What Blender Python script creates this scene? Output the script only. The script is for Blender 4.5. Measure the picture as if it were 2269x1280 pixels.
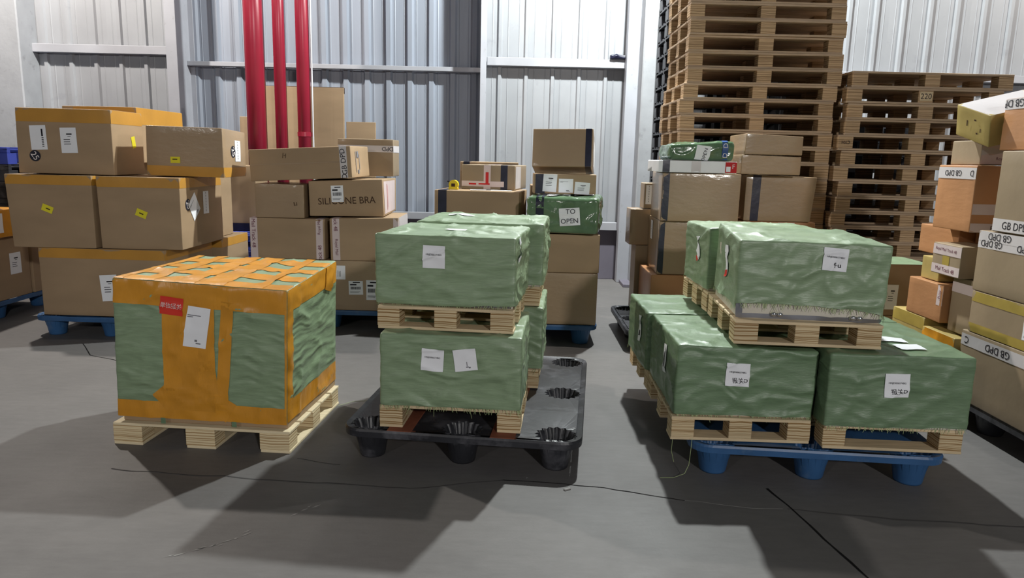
import bpy, bmesh, math, random
from mathutils import Vector, Matrix, Euler, noise
random.seed(7)
for o in list(bpy.data.objects): bpy.data.objects.remove(o)
SC = bpy.context.scene
COL = SC.collection
R = math.radians

# ------------------------------------------------------------------ camera
cam_d = bpy.data.cameras.new('camera'); cam = bpy.data.objects.new('camera', cam_d); COL.objects.link(cam)
cam_d.sensor_fit = 'HORIZONTAL'; cam_d.sensor_width = 36.0; cam_d.lens = 36.0*1600/2269
cam_d.clip_end = 200
_p, _r = math.atan(290/1600), R(1.35)
_f = Vector((0, math.cos(_p), -math.sin(_p))); _r0 = Vector((1, 0, 0)); _u0 = _r0.cross(_f)
_rt = math.cos(_r)*_r0 + math.sin(_r)*_u0; _up = math.cos(_r)*_u0 - math.sin(_r)*_r0
cam.matrix_world = Matrix(((_rt.x, _up.x, -_f.x, 0), (_rt.y, _up.y, -_f.y, 0), (_rt.z, _up.z, -_f.z, 1.35), (0, 0, 0, 1)))
SC.camera = cam

# ------------------------------------------------------------------ light
w = bpy.data.worlds.new('hall'); SC.world = w; w.use_nodes = True
w.node_tree.nodes['Background'].inputs[0].default_value = (0.80, 0.88, 1.0, 1)
w.node_tree.nodes['Background'].inputs[1].default_value = 0.052
def lamp(x, y, z, e, col, r=0.07):
    l = bpy.data.lights.new('high_bay_lamp', 'POINT'); l.energy = e; l.color = col; l.shadow_soft_size = r
    o = bpy.data.objects.new('high_bay_lamp', l); o.location = (x, y, z); COL.objects.link(o)
lamp(1.25, 6.4, 4.6, 1300, (0.95, 1.0, 0.97))
lamp(-4.7, 6.4, 4.8, 800, (1.0, 0.93, 0.84))
lamp(7.0, 6.2, 4.8, 560, (1.0, 0.93, 0.84))
lamp(3.6, -7.0, 4.2, 1500, (1.0, 0.975, 0.94), 0.25)
lamp(-6.5, -8.0, 4.6, 520, (1.0, 0.95, 0.90), 0.25)
SC.view_settings.view_transform = 'Standard'; SC.view_settings.look = 'None'
SC.view_settings.exposure = 0.0; SC.view_settings.gamma = 1.0; SC.view_settings.use_curve_mapping = False

# ------------------------------------------------------------------ materials
def lin(c):
    return tuple((v/255/12.92 if v/255 <= 0.04045 else ((v/255+0.055)/1.055)**2.4) for v in c) + (1.0,)
MATS = {}
def mat(name, rgb, rough=0.6, spec=0.4, metal=0.0, var=0.10, nscale=4.0, stretch=(1, 1, 1), bump=0.0, bscale=40.0,
        bstretch=(1, 1, 1), band=None, coat=0.0, alpha=1.0, rnd=0.0, spots=None, trans=0.0):
    if name in MATS: return MATS[name]
    m = bpy.data.materials.new(name); m.use_nodes = True; nt = m.node_tree; N = nt.nodes; L = nt.links
    b = N['Principled BSDF']
    b.inputs['Roughness'].default_value = rough; b.inputs['Metallic'].default_value = metal
    b.inputs['Specular IOR Level'].default_value = spec; b.inputs['Coat Weight'].default_value = coat
    b.inputs['Coat Roughness'].default_value = 0.15
    b.inputs['Alpha'].default_value = alpha
    base = lin(rgb)
    tc = N.new('ShaderNodeTexCoord'); mp = N.new('ShaderNodeMapping'); mp.inputs['Scale'].default_value = stretch
    oi = N.new('ShaderNodeObjectInfo')
    add = N.new('ShaderNodeVectorMath'); add.operation = 'ADD'
    mul = N.new('ShaderNodeMath'); mul.operation = 'MULTIPLY'; mul.inputs[1].default_value = 37.0
    L.new(oi.outputs['Random'], mul.inputs[0]); L.new(tc.outputs['Object'], add.inputs[0]); L.new(mul.outputs[0], add.inputs[1])
    L.new(add.outputs[0], mp.inputs[0])
    ns = N.new('ShaderNodeTexNoise'); ns.inputs['Scale'].default_value = nscale; ns.inputs['Detail'].default_value = 5
    L.new(mp.outputs[0], ns.inputs['Vector'])
    cr = N.new('ShaderNodeValToRGB')
    lo = tuple(c*(1-var*1.6) for c in base[:3]) + (1,); hi = tuple(min(1, c*(1+var*1.6)) for c in base[:3]) + (1,)
    cr.color_ramp.elements[0].color = lo; cr.color_ramp.elements[1].color = hi
    cr.color_ramp.elements[0].position = 0.3; cr.color_ramp.elements[1].position = 0.7
    L.new(ns.outputs['Fac'], cr.inputs[0]); out = cr.outputs[0]
    if band:                                            # glued plywood layers seen on the block ends
        sep = N.new('ShaderNodeSeparateXYZ'); L.new(tc.outputs['Object'], sep.inputs[0])
        wn = N.new('ShaderNodeTexNoise'); wn.inputs['Scale'].default_value = 9; L.new(add.outputs[0], wn.inputs['Vector'])
        m1 = N.new('ShaderNodeMath'); m1.operation = 'MULTIPLY_ADD'; m1.inputs[1].default_value = 0.012; L.new(wn.outputs['Fac'], m1.inputs[0]); L.new(sep.outputs['Z'], m1.inputs[2])
        n2 = N.new('ShaderNodeTexNoise'); n2.noise_dimensions = '1D'; n2.inputs['Scale'].default_value = band[0]; n2.inputs['Detail'].default_value = 1
        m2 = N.new('ShaderNodeMath'); m2.operation = 'ADD'; L.new(m1.outputs[0], m2.inputs[0]); L.new(mul.outputs[0], m2.inputs[1])
        L.new(m2.outputs[0], n2.inputs['W'])
        rp = N.new('ShaderNodeValToRGB'); rp.color_ramp.elements[0].position = 0.43; rp.color_ramp.elements[1].position = 0.51
        L.new(n2.outputs['Fac'], rp.inputs[0])
        mx = N.new('ShaderNodeMixRGB'); mx.blend_type = 'MIX'; mx.inputs[1].default_value = lin(band[1])
        L.new(rp.outputs[0], mx.inputs[0]); L.new(out, mx.inputs[2]); out = mx.outputs[0]
    if spots:
        s = N.new('ShaderNodeTexNoise'); s.inputs['Scale'].default_value = spots[0]; s.inputs['Detail'].default_value = 7; s.inputs['Roughness'].default_value = 0.65
        L.new(add.outputs[0], s.inputs['Vector'])
        rp = N.new('ShaderNodeValToRGB'); rp.color_ramp.elements[0].position = spots[1]; rp.color_ramp.elements[1].position = spots[2]
        L.new(s.outputs['Fac'], rp.inputs[0])
        mx = N.new('ShaderNodeMixRGB'); mx.inputs[2].default_value = lin(spots[3]); L.new(rp.outputs[0], mx.inputs[0]); L.new(out, mx.inputs[1]); out = mx.outputs[0]
    if rnd:
        hs = N.new('ShaderNodeHueSaturation'); rm = N.new('ShaderNodeMapRange')
        rm.inputs[3].default_value = 1-rnd; rm.inputs[4].default_value = 1+rnd
        L.new(oi.outputs['Random'], rm.inputs[0]); L.new(rm.outputs[0], hs.inputs['Value']); L.new(out, hs.inputs['Color']); out = hs.outputs[0]
    L.new(out, b.inputs['Base Color'])
    if bump:
        mp2 = N.new('ShaderNodeMapping'); mp2.inputs['Scale'].default_value = bstretch; L.new(add.outputs[0], mp2.inputs[0])
        n3 = N.new('ShaderNodeTexNoise'); n3.inputs['Scale'].default_value = bscale; n3.inputs['Detail'].default_value = 4
        L.new(mp2.outputs[0], n3.inputs['Vector'])
        bp = N.new('ShaderNodeBump'); bp.inputs['Strength'].default_value = bump; bp.inputs['Distance'].default_value = 0.01
        L.new(n3.outputs['Fac'], bp.inputs['Height']); L.new(bp.outputs[0], b.inputs['Normal'])
        if coat: L.new(bp.outputs[0], b.inputs['Coat Normal'])
    MATS[name] = m
    return m

KRAFT = mat('kraft', (160, 136, 108), 0.62, 0.3, var=0.05, nscale=2.5, stretch=(1, 1, 3), bump=0.04, bscale=60, bstretch=(1, 1, .1), rnd=0.07)
KRAFT_FILM = mat('kraft_under_film', (158, 134, 106), 0.45, 0.45, var=0.05, nscale=2.5, bump=0.22, bscale=14, bstretch=(1, 1, 2.2), rnd=0.07, coat=0.6)
KRAFT_GREY = mat('kraft_grey', (150, 132, 108), 0.55, 0.4, var=0.06, nscale=3, bump=0.12, bscale=14, rnd=0.05, coat=0.2)
KRAFT_ORANGE = mat('kraft_orange', (180, 130, 90), 0.5, 0.4, var=0.07, nscale=3, bump=0.14, bscale=12, bstretch=(1, 1, 3), rnd=0.06, coat=0.25)
KRAFT_YELLOW = mat('kraft_yellow', (176, 156, 96), 0.5, 0.4, var=0.10, nscale=5, bump=0.14, bscale=14, coat=0.2)
ORANGE_TAPE = mat('orange_tape', (206, 142, 42), 0.32, 0.5, var=0.08, nscale=6, bump=0.22, bscale=22, bstretch=(1.5, 1.5, .6))
AMBER_TAPE = mat('amber_tape', (192, 140, 58), 0.35, 0.5, var=0.05, nscale=5, bump=0.08, bscale=30)
YELLOW_TAPE = mat('yellow_tape', (172, 150, 76), 0.35, 0.5, var=0.1, nscale=7)
NAVY_TAPE = mat('navy_tape', (26, 28, 52), 0.35, 0.5, var=0.2, nscale=12, bump=0.1, bscale=30)
BLUE_TAPE = mat('blue_tape', (28, 70, 130), 0.35, 0.5, var=0.1)
WHITE_TAPE = mat('white_tape', (205, 200, 202), 0.4, 0.4, var=0.03, bump=0.08, bscale=25)
PINK_TAPE = mat('pale_tape', (212, 196, 196), 0.4, 0.4, var=0.04, bump=0.08, bscale=25)
PAPER = mat('paper', (236, 238, 243), 0.7, 0.2, var=0.015, nscale=9, bump=0.03, bscale=12)
PAPER_Y = mat('yellow_sticker', (226, 214, 50), 0.6, 0.3, var=0.03)
RED_LABEL = mat('red_label', (214, 58, 46), 0.5, 0.3, var=0.04)
INK = mat('ink', (38, 36, 44), 0.7, 0.2, var=0.05)
INK_GREY = mat('ink_grey', (120, 120, 126), 0.7, 0.2, var=0.1)
INK_MAROON = mat('ink_maroon', (106, 44, 66), 0.7, 0.2, var=0.05)
INK_RED = mat('ink_red', (190, 48, 50), 0.7, 0.2, var=0.05)
INK_WHITE = mat('ink_white', (236, 228, 226), 0.7, 0.2, var=0.02)
INK_BROWN = mat('ink_brown', (72, 52, 40), 0.7, 0.2, var=0.1)
BLACK_STICK = mat('black_sticker', (40, 42, 54), 0.5, 0.3, var=0.08)
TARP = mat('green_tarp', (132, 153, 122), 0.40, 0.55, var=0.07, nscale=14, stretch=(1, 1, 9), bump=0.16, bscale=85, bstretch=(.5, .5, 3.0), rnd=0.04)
TARP_D = mat('green_tarp_dark', (106, 130, 100), 0.42, 0.55, var=0.08, nscale=14, stretch=(1, 1, 9), bump=0.16, bscale=85, bstretch=(.5, .5, 3.0), rnd=0.04)  # darker copy; weaker light on the lower right crates put into the colour
def creases(m, scale, stretch, strength):
    nt = m.node_tree; N = nt.nodes; L = nt.links; b = N['Principled BSDF']
    tc = N.new('ShaderNodeTexCoord'); oi = N.new('ShaderNodeObjectInfo')
    mul = N.new('ShaderNodeMath'); mul.operation = 'MULTIPLY'; mul.inputs[1].default_value = 53; L.new(oi.outputs['Random'], mul.inputs[0])
    ad = N.new('ShaderNodeVectorMath'); ad.operation = 'ADD'; L.new(tc.outputs['Object'], ad.inputs[0]); L.new(mul.outputs[0], ad.inputs[1])
    wn = N.new('ShaderNodeTexNoise'); wn.inputs['Scale'].default_value = 2.2; L.new(ad.outputs[0], wn.inputs['Vector'])
    sc = N.new('ShaderNodeVectorMath'); sc.operation = 'MULTIPLY_ADD'; sc.inputs[1].default_value = (.35, .35, .35); L.new(wn.outputs['Color'], sc.inputs[0]); L.new(ad.outputs[0], sc.inputs[2])
    mp = N.new('ShaderNodeMapping'); mp.inputs['Scale'].default_value = stretch; mp.inputs['Rotation'].default_value = (.25, .35, .3); L.new(sc.outputs[0], mp.inputs[0])
    n = N.new('ShaderNodeTexNoise'); n.noise_type = 'RIDGED_MULTIFRACTAL'; n.inputs['Scale'].default_value = scale; n.inputs['Detail'].default_value = 5
    L.new(mp.outputs[0], n.inputs['Vector'])
    bp = N.new('ShaderNodeBump'); bp.inputs['Strength'].default_value = strength; bp.inputs['Distance'].default_value = .05
    L.new(n.outputs['Fac'], bp.inputs['Height'])
    old = b.inputs['Normal'].links[0].from_node; L.new(bp.outputs[0], old.inputs['Normal'])
creases(TARP, 4.6, (1, 1, 4.2), .42); creases(TARP_D, 4.6, (1, 1, 4.2), .38); creases(ORANGE_TAPE, 5.0, (1, 1, 1.4), .5)
BAG = mat('green_bag', (88, 116, 86), 0.2, 0.6, var=0.12, nscale=6, bump=0.35, bscale=18, coat=0.5)
THREAD = mat('tarp_thread', (150, 165, 118), 0.6, 0.3, var=0.15)
CASE = mat('grey_case', (206, 200, 186), 0.45, 0.4, var=0.05)
STEEL = mat('steel_edge', (150, 152, 160), 0.32, 0.5, metal=0.75, var=0.06, nscale=12)
CHROME = mat('chrome', (220, 220, 222), 0.15, 0.5, metal=0.95, var=0.02)
PLANK = mat('pine_plank', (206, 186, 152), 0.68, 0.3, var=0.10, nscale=5, stretch=(1.2, 14, 14), bump=0.08, bscale=30, bstretch=(.3, 4, 4), rnd=0.07)
PLY = mat('plywood_block', (206, 186, 150), 0.7, 0.25, var=0.06, nscale=8, stretch=(1, 1, 12), band=(150, (146, 116, 76)), rnd=0.08, bump=0.12, bscale=30, bstretch=(.4, .4, 5))
PLANK_NEW = mat('fresh_plank', (226, 210, 176), 0.68, 0.3, var=0.05, nscale=5, stretch=(1.2, 14, 14), bump=0.06, bscale=30, bstretch=(.3, 4, 4))
PLY_NEW = mat('fresh_block', (226, 208, 170), 0.7, 0.25, var=0.04, nscale=8, stretch=(1, 1, 12), band=(150, (178, 150, 110)), rnd=0.03, bump=0.1, bscale=30, bstretch=(.4, .4, 5))
PLANK_OLD = mat('weathered_plank', (176, 154, 130), 0.72, 0.25, var=0.12, nscale=5, stretch=(1.2, 14, 14), bump=0.08, bscale=30, bstretch=(.3, 4, 4), rnd=0.10)
PLY_OLD = mat('weathered_block', (192, 164, 130), 0.72, 0.25, var=0.08, nscale=8, stretch=(1, 1, 12), band=(150, (136, 110, 80)), rnd=0.12, bump=0.12, bscale=30, bstretch=(.4, .4, 5))
BLACK_PL = mat('black_plastic', (44, 45, 50), 0.42, 0.45, var=0.25, nscale=5, spots=(7, .5, .72, (92, 92, 98)), bump=0.08, bscale=30)
BLUE_PL = mat('blue_plastic', (52, 92, 138), 0.42, 0.45, var=0.12, nscale=6, spots=(9, .58, .8, (92, 116, 144)), bump=0.06, bscale=30)
DBLUE_PL = mat('deep_blue_plastic', (52, 66, 150), 0.42, 0.45, var=0.12, nscale=6)
STRIP = mat('rust_strip', (128, 76, 58), 0.7, 0.2, var=0.14, nscale=9)
RED_PAINT = mat('red_paint', (146, 34, 54), 0.30, 0.5, var=0.05, nscale=3)
WHITE_PVC = mat('white_pvc', (215, 215, 220), 0.4, 0.4, var=0.02)
WALL_W = mat('white_sheet', (152, 154, 159), 0.48, 0.4, var=0.03, nscale=3, spots=(3.2, .60, .80, (130, 132, 138)), bump=0.02, bscale=20)
WALL_SHADED = mat('shaded_sheet', (142, 148, 160), 0.42, 0.45, var=0.03, nscale=3, stretch=(8, 8, .6), bump=0.02, bscale=20)  # centre bay: its dimmer, bluish shade is put into the sheet colour
SKIRT = mat('skirt_sheet', (112, 108, 120), 0.6, 0.3, var=0.05)
CONC = mat('painted_concrete', (160, 162, 167), 0.7, 0.25, var=0.04, nscale=6, spots=(7, .60, .72, (138, 139, 143)), bump=0.12, bscale=28)
GIRT = mat('galvanised_girt', (164, 165, 172), 0.5, 0.4, var=0.04)
POST = mat('white_post', (166, 168, 176), 0.5, 0.4, var=0.04, spots=(14, .62, .75, (150, 150, 156)))
YEL_PLASTIC = mat('yellow_plastic', (232, 206, 40), 0.35, 0.5, var=0.04)
CRACK = mat('crack', (30, 29, 30), 0.9, 0.1, var=0.1)
CRACK_SOFT = mat('crack_soft', (84, 82, 82), 0.9, 0.1, var=0.1)
SCUFF = mat('scuff', (150, 148, 146), 0.8, 0.2, var=0.1)

def floor_mat():
    m = bpy.data.materials.new('concrete_floor'); m.use_nodes = True; nt = m.node_tree; N = nt.nodes; L = nt.links
    b = N['Principled BSDF']; b.inputs['Specular IOR Level'].default_value = 0.4
    tc = N.new('ShaderNodeTexCoord')
    def ns(scale, detail=6, rough=.6, st=None):
        n = N.new('ShaderNodeTexNoise'); n.inputs['Scale'].default_value = scale; n.inputs['Detail'].default_value = detail; n.inputs['Roughness'].default_value = rough
        if st:
            mp = N.new('ShaderNodeMapping'); mp.inputs['Scale'].default_value = st; L.new(tc.outputs['Object'], mp.inputs[0]); L.new(mp.outputs[0], n.inputs['Vector'])
        else: L.new(tc.outputs['Object'], n.inputs['Vector'])
        return n
    def ramp(n, a, ca, c, cc):
        r = N.new('ShaderNodeValToRGB'); r.color_ramp.elements[0].position = a; r.color_ramp.elements[0].color = lin(ca)
        r.color_ramp.elements[1].position = c; r.color_ramp.elements[1].color = lin(cc); L.new(n.outputs['Fac'], r.inputs[0]); return r
    r1 = ramp(ns(0.7), .30, (100, 98, 98), .72, (120, 117, 116))
    r2 = ramp(ns(9, 8, .7, (1, 3.5, 1)), .25, (205, 205, 205), .75, (255, 255, 255))
    mx = N.new('ShaderNodeMixRGB'); mx.blend_type = 'MULTIPLY'; mx.inputs[0].default_value = 0.55
    L.new(r1.outputs[0], mx.inputs[1]); L.new(r2.outputs[0], mx.inputs[2])
    r3 = ramp(ns(2.2, 9, .75), .62, (0, 0, 0), .80, (255, 255, 255))
    m2 = N.new('ShaderNodeMixRGB'); m2.blend_type = 'MULTIPLY'; m2.inputs[2].default_value = lin((196, 192, 190))
    L.new(r3.outputs[0], m2.inputs[0]); L.new(mx.outputs[0], m2.inputs[1]); L.new(m2.outputs[0], b.inputs['Base Color'])
    rr = N.new('ShaderNodeMapRange'); rr.inputs[3].default_value = .50; rr.inputs[4].default_value = .72
    L.new(ns(3).outputs['Fac'], rr.inputs[0]); L.new(rr.outputs[0], b.inputs['Roughness'])
    bp = N.new('ShaderNodeBump'); bp.inputs['Strength'].default_value = .12; bp.inputs['Distance'].default_value = .005
    L.new(ns(60).outputs['Fac'], bp.inputs['Height']); L.new(bp.outputs[0], b.inputs['Normal'])
    return m
FLOOR = floor_mat()

# ------------------------------------------------------------------ object helpers
def link(name, me, m=None, parent=None, smooth=False):
    o = bpy.data.objects.new(name, me); COL.objects.link(o)
    if m and not me.materials: me.materials.append(m)
    if parent: o.parent = parent
    if smooth:
        for p in me.polygons: p.use_smooth = True
    return o
def mk(name, verts, faces, m=None, parent=None, smooth=False):
    me = bpy.data.meshes.new(name); me.from_pydata([tuple(v) for v in verts], [], faces); me.update()
    return link(name, me, m, parent, smooth)
def thing(name, label, cat, loc=(0, 0, 0), rot=(0, 0, 0), group=None):
    o = bpy.data.objects.new(name, None); o.empty_display_size = .1; COL.objects.link(o)
    o.location = loc; o.rotation_euler = rot; tag(o, label, cat, group); return o
def tag(o, label, cat, group=None):
    o['label'] = label; o['category'] = cat
    if group: o['group'] = group
def struct(o): o['kind'] = 'structure'; return o
_BOX = [(0, 1, 3, 2), (4, 6, 7, 5), (0, 4, 5, 1), (2, 3, 7, 6), (0, 2, 6, 4), (1, 5, 7, 3)]
def boxv(x0, x1, y0, y1, z0, z1): return [(x, y, z) for x in (x0, x1) for y in (y0, y1) for z in (z0, z1)]
def bevbox(name, x0, x1, y0, y1, z0, z1, bev=0.003):
    bm = bmesh.new(); vs = [bm.verts.new(v) for v in boxv(x0, x1, y0, y1, z0, z1)]
    for f in _BOX: bm.faces.new([vs[i] for i in f])
    bmesh.ops.recalc_face_normals(bm, faces=bm.faces)
    if bev: bmesh.ops.bevel(bm, geom=bm.edges[:], offset=bev, segments=1, affect='EDGES')
    me = bpy.data.meshes.new(name); bm.to_mesh(me); bm.free(); return me
def cyl(x, y, z0, z1, r, n=24, r1=None):
    r1 = r if r1 is None else r1
    v = [(x+r*math.cos(2*math.pi*i/n), y+r*math.sin(2*math.pi*i/n), z0) for i in range(n)] + [(x+r1*math.cos(2*math.pi*i/n), y+r1*math.sin(2*math.pi*i/n), z1) for i in range(n)]
    f = [(i, (i+1) % n, n+(i+1) % n, n+i) for i in range(n)] + [tuple(range(n-1, -1, -1)), tuple(range(n, 2*n))]
    return v, f

_T = {}
def text2d(s):
    if s not in _T:
        c = bpy.data.curves.new('t', 'FONT'); c.body = s; c.align_x = 'CENTER'; c.resolution_u = 3
        o = bpy.data.objects.new('t', c); COL.objects.link(o)
        dg = bpy.context.evaluated_depsgraph_get(); dg.update()
        me = o.evaluated_get(dg).to_mesh()
        vs = [(v.co.x, v.co.y) for v in me.vertices]; fs = [tuple(p.vertices) for p in me.polygons]
        o.evaluated_get(dg).to_mesh_clear(); bpy.data.objects.remove(o); bpy.data.curves.remove(c)
        if vs:
            x0, x1 = min(v[0] for v in vs), max(v[0] for v in vs); y0, y1 = min(v[1] for v in vs), max(v[1] for v in vs)
            h = max(1e-6, y1-y0); vs = [((x-(x0+x1)/2)/h, (y-(y0+y1)/2)/h) for x, y in vs]
        _T[s] = (vs, fs)
    return _T[s]

CORN = {'FLb': 0, 'FRb': 1, 'BLb': 2, 'BRb': 3, 'FLt': 4, 'FRt': 5, 'BLt': 6, 'BRt': 7}
class Hull:
    """A box w x d x h standing on its origin, with rounded edges, pulled corners and surface relief."""
    def __init__(s, w, d, h, off=None, r=0.006, relief=None):
        s.w, s.d, s.h, s.r, s.relief = w, d, h, min(r, h*.3), relief
        s.c = [Vector((0, 0, 0)) for _ in range(8)]
        for k, v in (off or {}).items(): s.c[CORN[k]] = Vector(v)
    AX = {'F': (0, -1, 0), 'B': (0, 1, 0), 'L': (-1, 0, 0), 'R': (1, 0, 0), 'T': (0, 0, 1), 'D': (0, 0, -1)}
    def dims(s, f): return {'F': (s.w, s.h), 'B': (s.w, s.h), 'L': (s.d, s.h), 'R': (s.d, s.h), 'T': (s.w, s.d), 'D': (s.w, s.d)}[f]
    def abc(s, f, u, v):
        return {'F': (u, 0, v), 'B': (1-u, 1, v), 'R': (1, u, v), 'L': (0, 1-u, v), 'T': (u, v, 1), 'D': (u, 1-v, 0)}[f]
    def pt(s, f, u, v, off=0.0):
        a, b, c = s.abc(f, u, v)
        H = (s.w/2, s.d/2, s.h/2); q = [(2*a-1)*H[0], (2*b-1)*H[1], (2*c-1)*H[2]]; r = s.r
        inn = [max(-(H[i]-r), min(H[i]-r, q[i])) for i in range(3)]; dv = Vector([q[i]-inn[i] for i in range(3)])
        if dv.length > 1e-9 and r > 0: p = Vector(inn) + dv.normalized()*min(r, dv.length*1.0 if dv.length < r else r)
        else: p = Vector(q)
        n = Vector([math.copysign(abs(x)**10, x) for x in (2*a-1, 2*b-1, 2*c-1)])
        n = n.normalized() if n.length > 1e-9 else Vector(s.AX[f])
        o = Vector((0, 0, 0))
        for i in range(8):
            x, y, z = i & 1, (i >> 1) & 1, (i >> 2) & 1
            wgt = (a if x else 1-a)*(b if y else 1-b)*(c if z else 1-c)
            if wgt and s.c[i].length: o += s.c[i]*wgt
        p = p + o
        if s.relief:
            m2 = sorted((abs(2*a-1), abs(2*b-1), abs(2*c-1)))[1]; k = max(0, min(1, (m2-.84)/.16))
            p = p + n*s.relief(p, Vector(s.AX[f]), c)*(1-.72*k*k*(3-2*k))
        return p + Vector((0, 0, s.h/2)) + Vector(s.AX[f])*off
    def grid(s, f, us, vs, off=0.0):
        P = [s.pt(f, u, v, off) for v in vs for u in us]; nu = len(us)
        F = [(j*nu+i, j*nu+i+1, (j+1)*nu+i+1, (j+1)*nu+i) for j in range(len(vs)-1) for i in range(nu-1)]
        return P, F
    def knots(s, L, n):
        e = s.r/L
        return [0, e*.4, e] + [e+(1-2*e)*i/n for i in range(1, n)] + [1-e, 1-e*.4, 1]
    def body(s, name, m, parent, n=6, faces='FBLRTD', hem=None):
        V, Fc = [], []
        for f in faces:
            wd, hd = s.dims(f)
            nn = n if isinstance(n, int) else None
            us = s.knots(wd, nn or max(4, int(wd/n))); vs = s.knots(hd, nn or max(4, int(hd/n)))
            nu = len(us); base = len(V)
            for v in vs:
                for u in us:
                    vv = v
                    if hem and f in 'FBLR':
                        a, b, c = s.abc(f, u, 0); hm = hem(Vector((a*s.w, b*s.d, 0)), f)
                        vv = hm+(1-hm)*v
                    V.append(s.pt(f, u, vv))
            Fc += [(base+j*nu+i, base+j*nu+i+1, base+(j+1)*nu+i+1, base+(j+1)*nu+i) for j in range(len(vs)-1) for i in range(nu-1)]
        bm = bmesh.new(); bv = [bm.verts.new(p) for p in V]
        for fc in Fc: bm.faces.new([bv[i] for i in fc])
        bmesh.ops.remove_doubles(bm, verts=bm.verts, dist=1e-4)
        bmesh.ops.recalc_face_normals(bm, faces=bm.faces)
        me = bpy.data.meshes.new(name); bm.to_mesh(me); bm.free()
        return link(name, me, m, parent, True)
    def patch(s, name, rects, m, parent, off=0.0016, step=0.03, edge=True):
        """rects: (face, u0, v0, u1, v1); one strip of tape may turn over several faces"""
        V, F = [], []
        for f, u0, v0, u1, v1 in rects:
            wd, hd = s.dims(f)
            nu = max(1, int(abs(u1-u0)*wd/step)); nv = max(1, int(abs(v1-v0)*hd/step))
            us = [u0+(u1-u0)*i/nu for i in range(nu+1)]; vs = [v0+(v1-v0)*i/nv for i in range(nv+1)]
            P, G = s.grid(f, us, vs, off); b = len(V); V += P; F += [tuple(b+i for i in g) for g in G]
        return mk(name, V, F, m, parent, True)
    def quad(s, name, f, uc, vc, sw, sh, ang, m, parent, off=0.0026, n=5, shape='rect', curl=0.0, shear=0.0):
        wd, hd = s.dims(f); ca, sa = math.cos(R(ang)), math.sin(R(ang)); V = []; F = []
        def P(x, y, o=off): return s.pt(f, uc+(x*ca-y*sa)/wd, vc+(x*sa+y*ca)/hd, o)
        if shape == 'disc':
            k = 28; V = [P(0, 0)] + [P(sw/2*math.cos(2*math.pi*i/k), sh/2*math.sin(2*math.pi*i/k)) for i in range(k)]
            F = [(0, 1+i, 1+(i+1) % k) for i in range(k)]
        else:
            for j in range(n+1):
                for i in range(n+1):
                    y = (j/n-.5)*sh
                    V.append(P((i/n-.5)*sw + shear*y, y, off+curl*abs(i/n-.5)**3*8))
            F = [(j*(n+1)+i, j*(n+1)+i+1, (j+1)*(n+1)+i+1, (j+1)*(n+1)+i) for j in range(n) for i in range(n)]
        return mk(name, V, F, m, parent, True)
    def text(s, txt, f, uc, vc, hgt, ang, m, parent, off=0.0036, xs=1.0, name='lettering', slant=0.0):
        wd, hd = s.dims(f); ca, sa = math.cos(R(ang)), math.sin(R(ang)); vs, fs = text2d(txt)
        V = []
        for x, y in vs:
            X = x*hgt*xs + slant*y*hgt; Y = y*hgt
            V.append(s.pt(f, uc+(X*ca-Y*sa)/wd, vc+(X*sa+Y*ca)/hd, off))
        return mk(name, V, fs, m, parent)
    def lines(s, f, uc, vc, segs, ang, m, parent, off=0.0036, name='printed_lines'):
        """segs: (x, y, length, height) in metres around the centre: printed text rows and bar codes too small to read"""
        wd, hd = s.dims(f); ca, sa = math.cos(R(ang)), math.sin(R(ang)); V, F = [], []
        for x, y, l, h in segs:
            b = len(V)
            for X, Y in ((x, y), (x+l, y), (x+l, y+h), (x, y+h)): V.append(s.pt(f, uc+(X*ca-Y*sa)/wd, vc+(X*sa+Y*ca)/hd, off))
            F.append((b, b+1, b+2, b+3))
        return mk(name, V, F, m, parent)

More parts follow.
